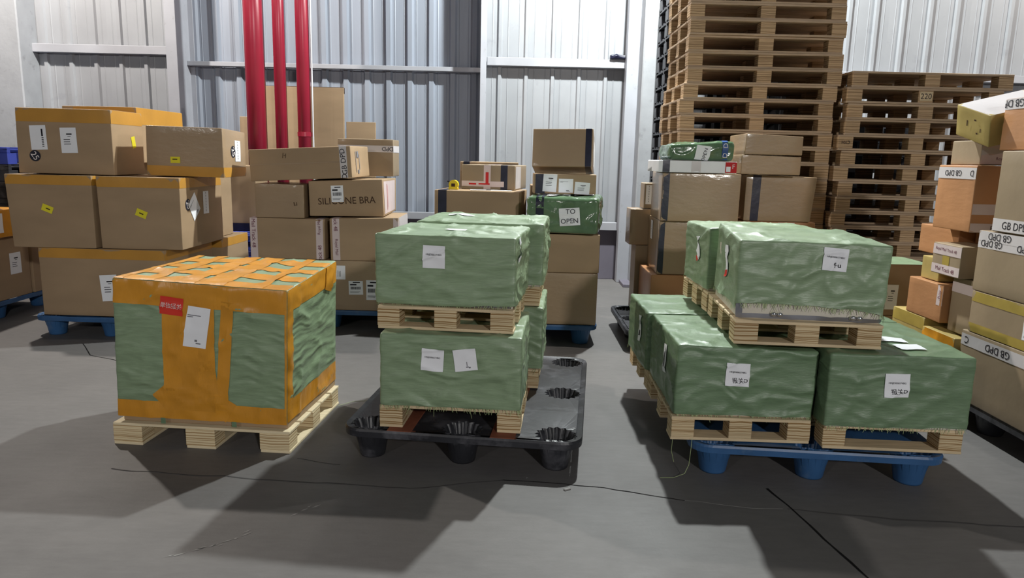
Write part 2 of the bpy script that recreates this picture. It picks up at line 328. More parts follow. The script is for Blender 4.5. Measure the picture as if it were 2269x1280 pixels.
def carton(label, x, y, z, yaw, w, d, h, m=None, tilt=(0, 0), off=None, name='cardboard_box', cat='box', group=None, r=0.006, amp=0.003, n=6):
    """x, y: middle of the front bottom edge"""
    e = Euler((R(tilt[0]), R(tilt[1]), R(yaw)), 'XYZ')
    c = Vector((x, y, z)) + e.to_matrix() @ Vector((0, d/2, 0))
    t = thing(name, label, cat, c, e, group)
    sd = random.random()*50
    rel = lambda p, nn, cc: amp*(noise.noise(p*3.2+Vector((sd, sd, 0))) - .3) + amp*.5*noise.noise(p*9+Vector((0, sd, sd)))
    H = Hull(w, d, h, off, r, rel); H.t = t
    H.b = H.body('carton', m or KRAFT, t, n)
    return H
def shipping_label(H, f, u, v, sw, sh, ang=0, kind='rows', name='shipping_label', shear=0.0, off=0.0026):
    l = H.quad(name, f, u, v, sw, sh, ang, PAPER, H.t, off=off, shear=shear)
    rnd = random.Random(int(u*1000)+int(v*777))
    seg = []
    if kind == 'rows':
        seg = [(-.12*sw, .22*sh, .34*sw, .05*sh), (-.05*sw, .15*sh, .2*sw, .02*sh)] + [(-.3*sw, (.02-.09*i)*sh, (.35+.1*rnd.random())*sw, .025*sh) for i in range(3)]
    elif kind == 'column':
        seg = [(.2*sw, .05*sh, .1*sw, .3*sh)] + [(.2*sw, (-.03-.07*i)*sh, .12*sw, .03*sh) for i in range(6)]
    elif kind == 'barcode':
        xx = -.36*sw
        while xx < .34*sw:
            bw = rnd.choice((.012, .02, .03))*sw; seg.append((xx, -.12*sh, bw, .2*sh)); xx += bw+rnd.choice((.012, .02))*sw
        seg += [(-.4*sw, .18*sh, .45*sw, .09*sh), (-.2*sw, .36*sh, .5*sw, .06*sh), (-.4*sw, -.3*sh, .7*sw, .02*sh), (-.4*sw, -.36*sh, .6*sw, .02*sh)]
    elif kind == 'side':
        seg = [(-.05*sw, (-.4+.13*i)*sh, .06*sw, .08*sh) for i in range(7)]
    elif kind == 'faint':
        seg = [(-.4*sw, .28*sh, .55*sw, .02*sh), (-.4*sw, .24*sh, .2*sw, .02*sh), (.02*sw, -.36*sh, .2*sw, .05*sh), (.05*sw, -.42*sh, .25*sw, .03*sh)]
    if seg: H.lines(f, u, v, seg, ang, INK_GREY if kind == 'faint' else INK, l, off=off+.001)
    return l
def vtape(H, u, faces='F', wt=0.05, m=None, name='tape', f0='F', v0=0.0):
    """a strip running up the front and over the top"""
    du = wt/2/H.w; rs = [(f0, u-du, v0, u+du, 1.0)]
    if 'T' in faces: rs.append(('T', u-du, 0, u+du, 1))
    return H.patch(name, rs, m or NAVY_TAPE, H.t)
def htape(H, v, wt, m, faces='FR', name='tape', off=0.0016):
    dv = wt/2/H.h
    return H.patch(name, [(f, 0, max(0, v-dv), 1, min(1, v+dv)) for f in faces], m, H.t, off=off)

# ------------------------------------------------------------------ the setting
fl = struct(mk('floor', [(-14, -6, 0), (14, -6, 0), (14, 12, 0), (-14, 12, 0)], [(0, 1, 2, 3)], FLOOR))
def floor_line(name, pts, wd, m, z=0.0012, jit=0.012, step=.05):
    P = []
    for a, b in zip(pts[:-1], pts[1:]):
        a, b = Vector(a), Vector(b); k = max(2, int((b-a).length/step))
        P += [a.lerp(b, i/k) for i in range(k)]
    P.append(Vector(pts[-1])); V, F = [], []
    for i, p in enumerate(P):
        t = (P[min(i+1, len(P)-1)]-P[max(i-1, 0)]).normalized(); nn = Vector((-t.y, t.x))
        j = jit*noise.noise(Vector((p.x*7, p.y*7, wd*100)))+jit*.5*noise.noise(Vector((p.x*23, p.y*23, 3)))
        ww = wd*(.55+.6*abs(noise.noise(Vector((p.x*5, p.y*5, 9)))))
        q = p+nn*j; V += [(q.x+nn.x*ww, q.y+nn.y*ww, z), (q.x-nn.x*ww, q.y-nn.y*ww, z)]
    F = [(2*i, 2*i+1, 2*i+3, 2*i+2) for i in range(len(P)-1)]
    return mk(name, V, F, m, fl)
floor_line('floor_crack', [(-.02, 2.885), (.30, 2.85), (.50, 2.80), (.72, 2.73)], .004, CRACK)
floor_line('floor_crack', [(.72, 2.73), (.98, 2.68), (1.10, 2.68)], .003, SCUFF)
floor_line('floor_crack', [(1.12, 2.68), (1.5, 2.62), (2.3, 2.55)], .006, CRACK_SOFT)
floor_line('expansion_joint', [(1.10, 2.86), (1.14, 2.66), (1.17, 2.45), (1.22, 2.15), (1.27, 1.5)], .006, CRACK, jit=.006)
floor_line('floor_crack', [(-1.7, 2.90), (-.95, 2.83), (-.40, 2.78), (-.02, 2.885)], .005, CRACK_SOFT)
floor_line('floor_crack', [(-3.0, 4.9), (-2.78, 4.62), (-2.35, 4.42), (-1.98, 4.30)], .004, CRACK)
floor_line('floor_crack', [(-.95, 3.05), (-.85, 3.02), (-.74, 3.0)], .002, CRACK)
rs = random.Random(3)
for (ax, ay), (bx, by), k in (((-.74, 2.62), (-1.02, 2.3), 9), ((-.95, 2.36), (-1.2, 2.18), 6)):
    for i in range(k):
        t = rs.random(); x, y = ax+(bx-ax)*t+rs.uniform(-.01, .01), ay+(by-ay)*t+rs.uniform(-.01, .01)
        L_, w_ = rs.uniform(.006, .028), rs.uniform(.002, .005)
        dx, dy = (bx-ax), (by-ay); q = math.hypot(dx, dy); dx /= q; dy /= q
        mk('paint_scuff', [(x-dx*L_, y-dy*L_, .001), (x+dy*w_, y-dx*w_, .001), (x+dx*L_, y+dy*L_, .001), (x-dy*w_, y+dx*w_, .001)], [(0, 1, 2, 3)], SCUFF, fl)

WB = struct(link('wall_back', bevbox('wall_back', -7.5, 8.0, 8.75, 8.95, 0, 5.6, 0), SKIRT))
def sheets(x0, x1, yf, z0, z1, pitch, rib, dep, m, per=3, first=0.0):
    x = x0
    while x < x1-.02:
        xe = min(x1, x+pitch*per); prof = [(x, 0)]; xx = x
        while xx < xe-.01:
            c = xx+pitch*.5
            for dx, dy in ((-rib, 0), (-rib*.55, -dep), (rib*.55, -dep), (rib, 0)):
                if c+dx < xe: prof.append((c+dx, dy))
            for fx in (.22, .80):                       # shallow stiffening crease between the ribs
                q = xx+pitch*fx
                if q+.012 < xe: prof += [(q-.008, 0), (q, -.004), (q+.008, 0)]
            xx += pitch
        prof.append((xe, 0)); prof.sort(key=lambda p: p[0])
        V = [(px, yf+py, z) for z in (z0, z1) for px, py in prof]; k = len(prof)
        V += [(px, yf+py+.006, z) for z in (z0, z1) for px, py in prof]
        F = [(i, i+1, k+i+1, k+i) for i in range(k-1)] + [(2*k+i+1, 2*k+i, 3*k+i, 3*k+i+1) for i in range(k-1)]
        mk('wall_sheet', V, F, m, WB); x = xe
def wbox(name, x0, x1, y0, y1, z0, z1, m, bev=.004): return link(name, bevbox(name, x0, x1, y0, y1, z0, z1, bev), m, WB)
sheets(-5.32, -3.78, 8.26, 0.0, 5.5, .275, .032, .026, WALL_W)
sheets(-3.80, -.38, 8.60, .66, 5.5, .245, .045, .034, WALL_SHADED)
sheets(-.34, 1.42, 8.26, .62, 5.5, .292, .028, .026, WALL_W)
sheets(1.42, 7.5, 8.30, 0.0, 5.5, .292, .030, .026, WALL_W)
wbox('wall_skirt', -.34, 1.42, 8.24, 8.27, 0, .62, SKIRT)
wbox('wall_skirt', -3.80, -.38, 8.55, 8.62, 0, .66, SKIRT)
wbox('girt', -5.32, -3.78, 8.16, 8.23, 2.365, 2.455, GIRT)
wbox('girt', -3.74, -.40, 8.47, 8.56, 2.295, 2.345, GIRT)
wbox('girt', -.33, 1.36, 8.16, 8.23, 2.335, 2.425, GIRT)
wbox('girt', 1.60, 7.5, 8.18, 8.27, 2.28, 2.36, GIRT)
wbox('girt', -.33, 1.36, 8.16, 8.23, .57, .66, GIRT)
wbox('girt', -3.74, -.40, 8.47, 8.56, .62, .70, GIRT)
for x0, x1 in ((-3.80, -3.68), (-.40, -.335)):
    p = wbox('steel_post', x0, x1, 8.12, 8.135, 0, 5.5, POST, .002)
    wbox('steel_post', (x0+x1)/2-.006, (x0+x1)/2+.006, 8.135, 8.60, 0, 5.5, POST, .002)
wbox('steel_post', -3.80, -3.68, 8.56, 8.575, 0, 5.5, POST, .002)
wbox('concrete_column', -5.95, -5.27, 7.95, 8.45, 0, 5.5, CONC, .012)
wbox('concrete_column', 1.30, 1.585, 7.78, 8.25, 0, 5.5, CONC, .012)
wbox('column_flange', 1.17, 1.30, 8.02, 8.16, 0, 5.5, POST, .004)
wbox('column_foot', 1.20, 1.62, 7.70, 8.28, 0, .035, SKIRT, .004)
for (x, r, nm, lb) in ((-2.695, .098, 'red_pipe', 'widest red fire main pipe, leftmost of the three against the wall'), (-2.44, .061, 'red_pipe', 'narrowest red pipe between the two wider red pipes'), (-2.20, .069, 'red_pipe', 'red pipe on the right of the three, beside the white conduit')):
    t = thing(nm, lb, 'pipe', (x, 7.7, 0), group='red fire pipes on the wall')
    v, f = cyl(0, 0, 0, 5.5, r, 32); mk('pipe_body', v, f, RED_PAINT, t, False)
    for p in t.children[0].data.polygons: p.use_smooth = len(p.vertices) == 4
    for zz in ((1.52,) if x > -2.3 else (.6,)):
        v, f = cyl(0, 0, zz, zz+.045, r+.006, 32); mk('coupling', v, f, RED_PAINT, t)
v, f = cyl(0, 0, 0, 5.5, .009, 12); t = mk('conduit', v, f, WHITE_PVC); t.location = (-2.108, 7.68, 0)
tag(t, 'thin white conduit running up beside the rightmost red pipe', 'conduit')
def leaning_sheet(label, x0, x1, top, y, fold):
    t = thing('flat_cardboard', label, 'cardboard', ((x0+x1)/2, y, 0), (R(-2.0), 0, 0), 'flattened cartons leaning on the wall')
    hw = (x1-x0)/2
    link('board', bevbox('board', -hw, hw, 0, .03, 0, top, .004), KRAFT, t)
    if fold: link('top_flap', bevbox('top_flap', -hw, hw, .002, .05, top-.065, top+.004, .004), INK_BROWN, t)
leaning_sheet('tall flattened cardboard carton leaning on the wall behind the red pipes', -2.86, -1.88, 2.06, 8.03, True)
leaning_sheet('shorter flattened cardboard carton leaning right of the tall sheet', -1.86, -1.54, 1.70, 8.05, False)
leaning_sheet('flattened cardboard carton edge left of the widest red pipe', -3.03, -2.89, 1.73, 8.05, False)

# ------------------------------------------------------------------ pallets
_PM = {}
def pmesh(key, *a):
    if key not in _PM: _PM[key] = bevbox(key[0], *a)
    return _PM[key]
def wooden_pallet(label, x, y, z, yaw, w, d, h, runner='x', kind='mid', group=None, mid=True):
    PLm, BLm = {'new': (PLANK_NEW, PLY_NEW), 'mid': (PLANK, PLY), 'old': (PLANK_OLD, PLY_OLD)}[kind]
    e = Euler((0, 0, R(yaw))); c = Vector((x, y, z)) + e.to_matrix() @ Vector((0, d/2, 0))
    t = thing('wooden_pallet', label, 'pallet', c, e, group)
    tk = .013 if h < .115 else .016; bw, bd = (.118 if kind == 'old' else min(.14, w*.165)), .10; k = (round(w, 3), round(d, 3), round(h, 3), kind)
    nd = 5; dw = d/nd-.012
    def part(nm, key, dims, loc, m):
        o = link(nm, pmesh((nm,)+key+k, *dims), m, t); o.location = loc; return o
    for i in range(nd):
        part('deck_board', ('d',), (-w/2, w/2, -dw/2, dw/2, 0, tk, .002), (0, -d/2+d*(i+.5)/nd + (-.006 if i == 0 else .006 if i == nd-1 else 0), h-tk), PLm)
    xs = (-w/2+bw/2, 0, w/2-bw/2) if mid else (-w/2+bw/2, w/2-bw/2); ys = (-d/2+bd/2, 0, d/2-bd/2)
    for bx in xs:
        for by in ys: part('block', ('b',), (-bw/2, bw/2, -bd/2, bd/2, 0, h-2*tk, .002), (bx+random.uniform(-.004, .004), by, tk), BLm)
    if runner == 'x':
        for by in ys: part('bottom_board', ('r',), (-w/2, w/2, -bd/2, bd/2, 0, tk, .002), (0, by, 0), PLm)
    else:
        for bx in xs: part('bottom_board', ('ry',), (-bw/2, bw/2, -d/2, d/2, 0, tk, .002), (bx, 0, 0), PLm)
    return t

def plastic_pallet(label, x, y, yaw, w, d, m, h=.15, z=0, strips=False, group=None, nx=3, ny=3):
    e = Euler((0, 0, R(yaw))); c = Vector((x, y, z)) + e.to_matrix() @ Vector((0, d/2, 0))
    t = thing('plastic_pallet', label, 'pallet', c, e, group)
    key = ('plastic', w, d, m.name)
    if key not in _PM:
        N = 64; V, F = [], []; hx, hy = w/2, d/2; rr = .09; lip = .034
        rx, ry = .088, .088
        cx = [-hx+.118, 0, hx-.118]; cy = [-hy+.105, 0, hy-.105]
        ex = [-hx+.03, (cx[0]+cx[1])/2, (cx[1]+cx[2])/2, hx-.03]; ey = [-hy+.03, (cy[0]+cy[1])/2, (cy[1]+cy[2])/2, hy-.03]
        def star(a): return 1.0+.10*math.cos(16*a)
        for i in range(3):
            for j in range(3):
                b = len(V); A = [2*math.pi*q/N for q in range(N)]
                for gx in (ex[i], ex[i+1]):
                    for gy in (ey[j], ey[j+1]): A.append(math.atan2(gy-cy[j], gx-cx[i]) % (2*math.pi))
                A = sorted(A); K = len(A)
                for a in A:
                    ca, sa = math.cos(a), math.sin(a)
                    tx = ((ex[i+1] if ca > 0 else ex[i])-cx[i])/ca if abs(ca) > 1e-9 else 1e9
                    ty = ((ey[j+1] if sa > 0 else ey[j])-cy[j])/sa if abs(sa) > 1e-9 else 1e9
                    s_ = min(tx, ty); V.append((cx[i]+ca*s_, cy[j]+sa*s_, h))
                for a in A:
                    V.append((cx[i]+math.cos(a)*rx*star(a), cy[j]+math.sin(a)*ry*star(a), h-.004))
                for q in range(K): F.append((b+q, b+(q+1) % K, b+K+(q+1) % K, b+K+q))
        # corner fill where the angular samples cut the square, plus the skirt
        def ring(gx, gy, zz, n=8):
            P = []
            for sx, sy, a0 in ((1, 1, 0), (-1, 1, 90), (-1, -1, 180), (1, -1, 270)):
                for q in range(n+1):
                    a = R(a0+90*q/n); P.append((sx*(gx-rr)+rr*math.cos(a), sy*(gy-rr)+rr*math.sin(a), zz))
            return P
        rings = [ring(hx-.03, hy-.03, h-.006), ring(hx-.004, hy-.004, h+.002), ring(hx, hy, h-.008), ring(hx-.002, hy-.002, h-lip), ring(hx-.012, hy-.012, h-lip), ring(hx-.03, hy-.03, h-.014)]
        k = len(rings[0]); b = len(V)
        for r_ in rings: V += r_
        for a in range(len(rings)-1):
            for q in range(k): F.append((b+a*k+q, b+a*k+(q+1) % k, b+(a+1)*k+(q+1) % k, b+(a+1)*k+q))
        # underside plate, one frame per cell around the cup
        me = bpy.data.meshes.new('deck'); me.from_pydata(V, [], F); me.update(); me.materials.append(m)
        V, F = [], []
        prof = [(1.0, h-.004, 1), (.86, h-.03, 1), (.56, .012, 1), (.52, .006, 0), (.52, 0.0, 0), (.62, 0.0, 0), (.66, .008, 0), (.86, h-.035, 0), (.98, h-.012, 0)]
        for s_, zz, st in prof:
            for q in range(N):
                a = 2*math.pi*q/N; g = (1+.10*st*math.cos(16*a)); V.append((rx*s_*g*math.cos(a), ry*s_*g*math.sin(a), zz))
        for a in range(len(prof)-1):
            for q in range(N): F.append((a*N+q, a*N+(q+1) % N, (a+1)*N+(q+1) % N, (a+1)*N+q))
        F.append(tuple(3*N+q for q in range(N)))
        mf = bpy.data.meshes.new('foot'); mf.from_pydata(V, [], F); mf.update(); mf.materials.append(m)
        for p in mf.polygons: p.use_smooth = True
        mr = bevbox('underside_rib', -hx+.03, hx-.03, -.006, .006, h-.05, h-.012, 0); mr.materials.append(m)
        mr2 = bevbox('underside_rib', -.006, .006, -hy+.03, hy-.03, h-.05, h-.012, 0); mr2.materials.append(m)
        _PM[key] = (me, mf, cx, cy, mr, mr2)
    me, mf, cx, cy, mr, mr2 = _PM[key]
    link('deck', me, None, t)
    for i in range(3):
        for j in range(3):
            o = link('foot', mf, None, t); o.location = (cx[i], cy[j], 0)
    for q in range(3):
        o = link('underside_rib', mr, None, t); o.location = (0, cy[q]+.115*(1 if q < 1 else -1), 0)
    if strips:
        for px in strips: link('anti_slip_strip', bevbox('anti_slip_strip', px-.055, px+.055, -d/2+.004, d/2-.02, h-.03, h+.004, .002), STRIP, t)
    return t
def lattice_pallet(label, x, y, z, yaw, w, d, h, m, group):
    e = Euler((0, 0, R(yaw))); t = thing('plastic_pallet', label, 'pallet', (x, y+d/2, z), e, group)
    kx = ('lat', w, d, h, m.name)
    if kx not in _PM:
        _PM[kx] = [bevbox('slat', -w/2, w/2, -.018, .018, 0, .014, .002), bevbox('crossbar', -.018, .018, -d/2, d/2, 0, .014, .002), bevbox('side_rail', -w/2, w/2, -.02, .02, 0, .045, .004), bevbox('block', -.06, .06, -.06, .06, 0, h-.05, .004)]
        for q in _PM[kx]: q.materials.append(m)
    S, Cb, Rl, Bk = _PM[kx]
    for i in range(7):
        o = link('slat', S, None, t); o.location = (0, -d/2+.02+(d-.04)*i/6, h-.014)
    for i in range(7):
        o = link('crossbar', Cb, None, t); o.location = (-w/2+.02+(w-.04)*i/6, 0, h-.026)
    for s_ in (-1, 0, 1):
        o = link('side_rail', Rl, None, t); o.location = (0, s_*(d/2-.02), h-.05)
        for q in (-1, 0, 1):
            o = link('block', Bk, None, t); o.location = (q*(w/2-.06), s_*(d/2-.06), 0)
    return t

# ------------------------------------------------------------------ tarpaulin-wrapped crates
def tarp_relief(seed, amp=.010, dirz=6.0, flat=False):
    S = Vector((seed*3.1, seed*1.7, seed*5.3))
    def rel(p, nn, cc):
        r1 = 1-abs(noise.noise(Vector((p.x*2.0+p.z*1.2, p.y*2.0-p.z*.9, p.z*dirz+p.x*1.3))+S))*2.2
        r2 = 1-abs(noise.noise(Vector((p.x*4.1+p.z*3, p.y*4.1, p.z*9-p.x*3.5))+S*1.3))*2.4
        m_ = .5+.5*noise.noise(p*2.3+S*2)
        v = .55*noise.noise(p*2.2+S)*amp + amp*1.6*max(0, r1)**4*m_ + amp*1.3*max(0, r2)**5*(1-m_*.5)
        v += amp*.22*noise.noise(p*22+S)
        return (v-amp*.4)*(min(1, cc*5) if flat else 1)
    return rel
def wrapped(label, x, y, z, yaw, w, d, h, off=None, m=None, seed=1, amp=.009, hem=(0.0, .05), fray=220, group='green wrapped crates on pallets', base=False, name='wrapped_crate', fr_faces='FRL', hemside=None):
    e = Euler((0, 0, R(yaw))); c = Vector((x, y, z)) + e.to_matrix() @ Vector((0, d/2, 0))
    t = thing(name, label, 'crate', c, e, group)
    H = Hull(w, d, h, off, .012, tarp_relief(seed, amp)); H.t = t
    S = Vector((seed, 2*seed, 0))
    def hemf(p, f=None):
        k = hem[0]+hem[1]*max(0, .5+.8*noise.noise(p*3+S)+.35*noise.noise(p*11+S))
        return k+(hemside(p) if hemside else 0)
    H.hem = hemf
    H.b = H.body('tarpaulin', m or TARP, t, .016, 'FBLRT', hemf)
    inner = bevbox('inner_case', -w/2+.012, w/2-.012, -d/2+.012, d/2-.012, 0, h*.8, .004)
    link('inner_case', inner, base or CASE, t)
    rr = random.Random(seed); V, F = [], []
    for i in range(fray):
        f = rr.choice(fr_faces); u = rr.random(); a, b, cc = H.abc(f, u, 0); hv = hemf(Vector((a*w, b*d, 0)))
        p = H.pt(f, u, hv, .001); L = rr.uniform(.006, .024) if rr.random() < .95 else rr.uniform(.024, .045)
        ax = Vector((1, 0, 0)) if f in 'FB' else Vector((0, 1, 0)); nn = Vector(Hull.AX[f])
        wd = .0011; lean = ax*rr.uniform(-.6, .6)*L+nn*rr.uniform(0, .35)*L; q = p+Vector((0, 0, -L))+lean
        if z+q.z < .003 and z < .01: continue
        k = len(V); V += [p-ax*wd, p+ax*wd, q+ax*wd*.6, q-ax*wd*.6]; F.append((k, k+1, k+2, k+3))
    if V:
        o = mk('frayed_threads', V, F, THREAD, t); o['kind'] = 'stuff'
    return H
def code_label(H, f, u, v, s=.10, ang=0, txt='HNJD006574BG', hand=None, shear=0, tv=.10):
    wd, hd = H.dims(f)
    l = H.quad('paper_label', f, u, v, s, s, ang, PAPER, H.t, off=.004, n=16, shear=shear)
    if txt: H.text(txt, f, u, v+tv*s/hd, s*.098, ang, INK, l, off=.0062, xs=.98, name='printed_code')
    if hand: H.text(hand, f, u+.10*s/wd, v-.24*s/hd, s*.22, ang+4, INK, l, off=.0062, name='handwriting', slant=-.15)
    return l

# ------------------------------------------------------------------ orange-taped crate (left foreground)
wooden_pallet('pale new wooden pallet on the floor under the orange taped crate', -1.413, 3.136, 0, -4.8, .843, .69, .105, 'y', 'new')
O = wrapped('green crate bound in wide orange tape with a red customs sticker', -1.405, 3.156, .105, -4.7, .812, .69, .668,
            off={'FLt': (.012, 0, .010), 'FRt': (.012, 0, -.02), 'FRb': (-.009, 0, 0), 'FLb': (-.012, 0, .003), 'BRt': (.005, 0, .018), 'BRb': (-.012, 0, 0), 'BLt': (.05, 0, .018)},
            seed=4, amp=.008, hem=(.045, .012), fray=0, group=None, name='taped_crate', base=KRAFT)
def otape(rects, nm='orange_tape', off=.0022): return O.patch(nm, rects, ORANGE_TAPE, O.t, off=off, step=.015)
otape([('F', .0, .83, 1, 1.0), ('R', 0, .845, 1, 1.0)], 'top_band')
otape([('F', .0, .035, 1, .155), ('R', 0, .05, 1, .20)], 'bottom_band')
for u0, u1 in ((.285, .40), (.39, .50), (.49, .585)): otape([('F', u0, .1, u1, .86)], 'upright_tape', .0028+u0*.002)
O.quad('upright_tape', 'F', .64, .50, .058, .52, -4, ORANGE_TAPE, O.t, off=.0036, n=16)
O.quad('upright_tape', 'F', .535, .30, .10, .22, 8, ORANGE_TAPE, O.t, off=.0038, n=10)
O.quad('upright_tape', 'F', .30, .20, .10, .09, 40, ORANGE_TAPE, O.t, off=.0030, n=8)
O.quad('upright_tape', 'F', .615, .135, .11, .10, -30, ORANGE_TAPE, O.t, off=.0030, n=8)
otape([('F', .985, .1, 1, .86), ('R', 0, .1, .09, .86)], 'corner_tape')
O.quad('loose_tape', 'R', .80, .90, .10, .12, -18, ORANGE_TAPE, O.t, off=.006, n=8)
for v0, v1 in ((.0, .13), (.24, .38), (.49, .62), (.74, .88)): otape([('T', 0, v0, 1, v1)], 'top_tape', .0024)
for u0, u1 in ((.0, .06), (.155, .24), (.36, .47), (.50, .64), (.80, .86)): otape([('T', u0, 0, u1, 1)], 'top_tape', .0034)
l = O.quad('customs_sticker', 'F', .345, .835, .108, .082, -4, RED_LABEL, O.t, off=.0065, n=16)
O.text('单独报关', 'F', .345, .838, .026, -4, INK_WHITE, l, off=.0086, xs=.9, name='customs_lettering')
l = O.quad('paper_label', 'F', .488, .70, .104, .19, -5, PAPER, O.t, off=.0070, n=16, shear=.06)
O.lines('F', .488, .70, [(-.045, .052, .06, .004), (-.045, .044, .024, .004), (-.006, -.068, .012, .010), (.0, -.078, .022, .006)], -5, INK_GREY, l, off=.0082)
for u in (.27, .685): O.patch('green_strap', [('F', u, -.004, u+.028, .045)], TARP_D, O.t, off=.016)

# ------------------------------------------------------------------ middle foreground: two stacks of wrapped crates on a black pallet
plastic_pallet('dusty black plastic pallet with ribbed feet and rust-brown strips under the middle crates', -.218, 2.985, -6.5, 1.075, 1.38, BLACK_PL, strips=(-.27, .19))
Z0 = .1545
GP = 'wooden pallets under wrapped crates'
wooden_pallet('two-runner wooden pallet on the black pallet under the front middle crate', -.263, 3.045, Z0, -4.4, .631, .57, .103, 'y', 'mid', GP, mid=False)
E1 = wrapped('lower front crate of the middle stack with two white papers', -.261, 3.032, Z0+.103, -4.3, .626, .565, .333, seed=11, hem=(.0, .03), fray=320, amp=.009)
code_label(E1, 'F', .375, .66, .098, -3); 
l = E1.quad('paper_label', 'F', .605, .68, .10, .098, 8, PAPER, E1.t, off=.005, n=6)
E1.lines('F', .605, .68, [(.0, -.034, .012, .004), (.004, -.028, .003, .02), (.012, -.038, .008, .006)], 8, INK_GREY, l, off=.0062)
wooden_pallet('wooden pallet between the lower and upper front middle crates', -.291, 3.10, .592, -5.7, .606, .56, .104, 'x', 'mid', GP)
E2 = wrapped('upper front crate of the middle stack with one white code label', -.297, 3.122, .696, -7.0, .63, .57, .316, seed=12, hem=(.0, .03), fray=220, amp=.012, hemside=lambda p: .10*max(0, p.x/.63-.6) if p.y < .01 else .0)
code_label(E2, 'F', .425, .70, .10, -1)
E2.quad('paper_label', 'R', .18, .80, .05, .115, 4, PAPER, E2.t, off=.005)
E2.patch('steel_edge_strip', [('F', .62, .0, .97, .085)], STEEL, E2.t, off=-.006)
E2.quad('paper_label', 'T', .5, .45, .10, .06, -3, PAPER, E2.t, off=.004)
wooden_pallet('wooden pallet under the rear lower middle crate', -.165, 3.69, Z0, -4.5, .63, .56, .103, 'x', 'mid', GP)
E3 = wrapped('rear lower crate of the middle stack', -.160, 3.685, Z0+.103, -4.5, .655, .56, .333, seed=13, hem=(0, .03), fray=120)
wooden_pallet('wooden pallet under the rear upper middle crate', -.165, 3.72, .592, -4.5, .62, .56, .104, 'x', 'mid', GP)
E4 = wrapped('rear upper crate of the middle stack with a creased shiny top', -.172, 3.70, .696, -4.8, .665, .60, .325, seed=14, hem=(0, .06), fray=160, amp=.015)
E4.quad('paper_label', 'T', .28, .55, .13, .08, -8, PAPER, E4.t, off=.005)

# ------------------------------------------------------------------ right foreground: wrapped crates on a blue pallet
plastic_pallet('blue plastic pallet with cone feet under the right wrapped crates', 1.325, 2.905, -5.0, 1.075, 1.36, BLUE_PL)
Z0 = .1525
wooden_pallet('wooden pallet on the blue pallet under the left front crate', 1.010, 2.995, Z0, -1.6, .602, .64, .106, 'x', 'mid', GP)
F1 = wrapped('lower left front crate of the right stack with a handwritten code label', 1.020, 3.007, Z0+.106, -1.2, .602, .66, .313,
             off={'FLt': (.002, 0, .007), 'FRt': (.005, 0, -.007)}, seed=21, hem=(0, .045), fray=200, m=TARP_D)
code_label(F1, 'F', .435, .62, .101, -1, hand='报关D')
F1.quad('paper_label', 'L', .62, .60, .06, .13, 6, PAPER, F1.t, off=.005)
F1.lines('L', .62, .60, [(-.005, -.04, .012, .07)], 6, INK, F1.t.children[-1], off=.0062)
wooden_pallet('two-block wooden pallet on the blue pallet under the right front crate', 1.640, 2.925, Z0, -3.4, .580, .64, .106, 'x', 'mid', GP, mid=False)
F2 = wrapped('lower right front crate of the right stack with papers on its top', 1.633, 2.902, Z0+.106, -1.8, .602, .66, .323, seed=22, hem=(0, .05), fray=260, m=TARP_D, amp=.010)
code_label(F2, 'F', .475, .60, .101, 1, hand='报关D')
F2.quad('paper_label', 'T', .62, .40, .11, .09, -8, PAPER, F2.t, off=.006)
F2.quad('paper_label', 'T', .64, .20, .11, .08, 4, PAPER, F2.t, off=.006)
wooden_pallet('wooden pallet under the rear left crate of the right stack', 1.030, 3.69, Z0, .5, .60, .56, .106, 'x', 'mid', GP)
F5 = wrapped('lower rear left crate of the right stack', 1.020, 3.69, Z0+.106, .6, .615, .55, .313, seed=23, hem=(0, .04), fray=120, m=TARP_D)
F5.quad('paper_label', 'L', .70, .62, .05, .14, 5, PAPER, F5.t, off=.005)
F5.lines('L', .70, .62, [(-.005, -.04, .012, .03), (-.005, .02, .012, .025)], 5, INK, F5.t.children[-1], off=.0062)
wooden_pallet('wooden pallet under the rear right crate of the right stack', 1.665, 3.61, Z0, -1.5, .60, .60, .106, 'x', 'mid', GP)
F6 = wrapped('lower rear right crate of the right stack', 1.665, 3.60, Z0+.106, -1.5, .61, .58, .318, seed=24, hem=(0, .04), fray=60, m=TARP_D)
wooden_pallet('wooden pallet under the upper front crate of the right stack', 1.262, 2.99, .588, -4.5, .612, .62, .104, 'x', 'mid', GP)
F3 = wrapped('upper front crate of the right stack with a pale case and chrome latches showing below', 1.269, 3.015, .692, -5.8, .614, .58, .345,
             off={'FLt': (-.004, 0, -.004), 'FRt': (.010, 0, -.008), 'BLt': (.008, 0, .022), 'FRb': (-.006, 0, 0)}, seed=25, hem=(.07, .05), fray=420, amp=.013,
             hemside=lambda p: .10*(1-.8*max(0, p.x/.614-.8)/.2) if p.y < .01 else .03)
code_label(F3, 'F', .63, .80, .098, -4, hand='f·u', shear=-.08)
F3.quad('paper_label', 'L', .52, .62, .05, .13, 5, PAPER, F3.t, off=.005)
F3.quad('red_mark', 'L', .52, .44, .045, .03, 12, RED_LABEL, F3.t, off=.0065)
F3.patch('steel_edge_strip', [('F', .0, .005, 1, .07)], STEEL, F3.t, off=-.008)
F3.patch('steel_corner', [('F', .0, .0, .05, .30)], STEEL, F3.t, off=-.007)
for u in (.285, .82):
    for du in (-.013, .013):
        p = F3.pt('F', u+du/.614, .075, .004)
        bm = bmesh.new(); bmesh.ops.create_uvsphere(bm, u_segments=16, v_segments=10, radius=.0125)
        me = bpy.data.meshes.new('latch'); bm.to_mesh(me); bm.free()
        o = link('latch', me, CHROME, F3.t, True); o.location = p; o.scale = (1, .6, .75)
wooden_pallet('wooden pallet under the upper rear crate of the right stack', 1.31, 3.67, .588, 1.0, .60, .50, .104, 'x', 'mid', GP)
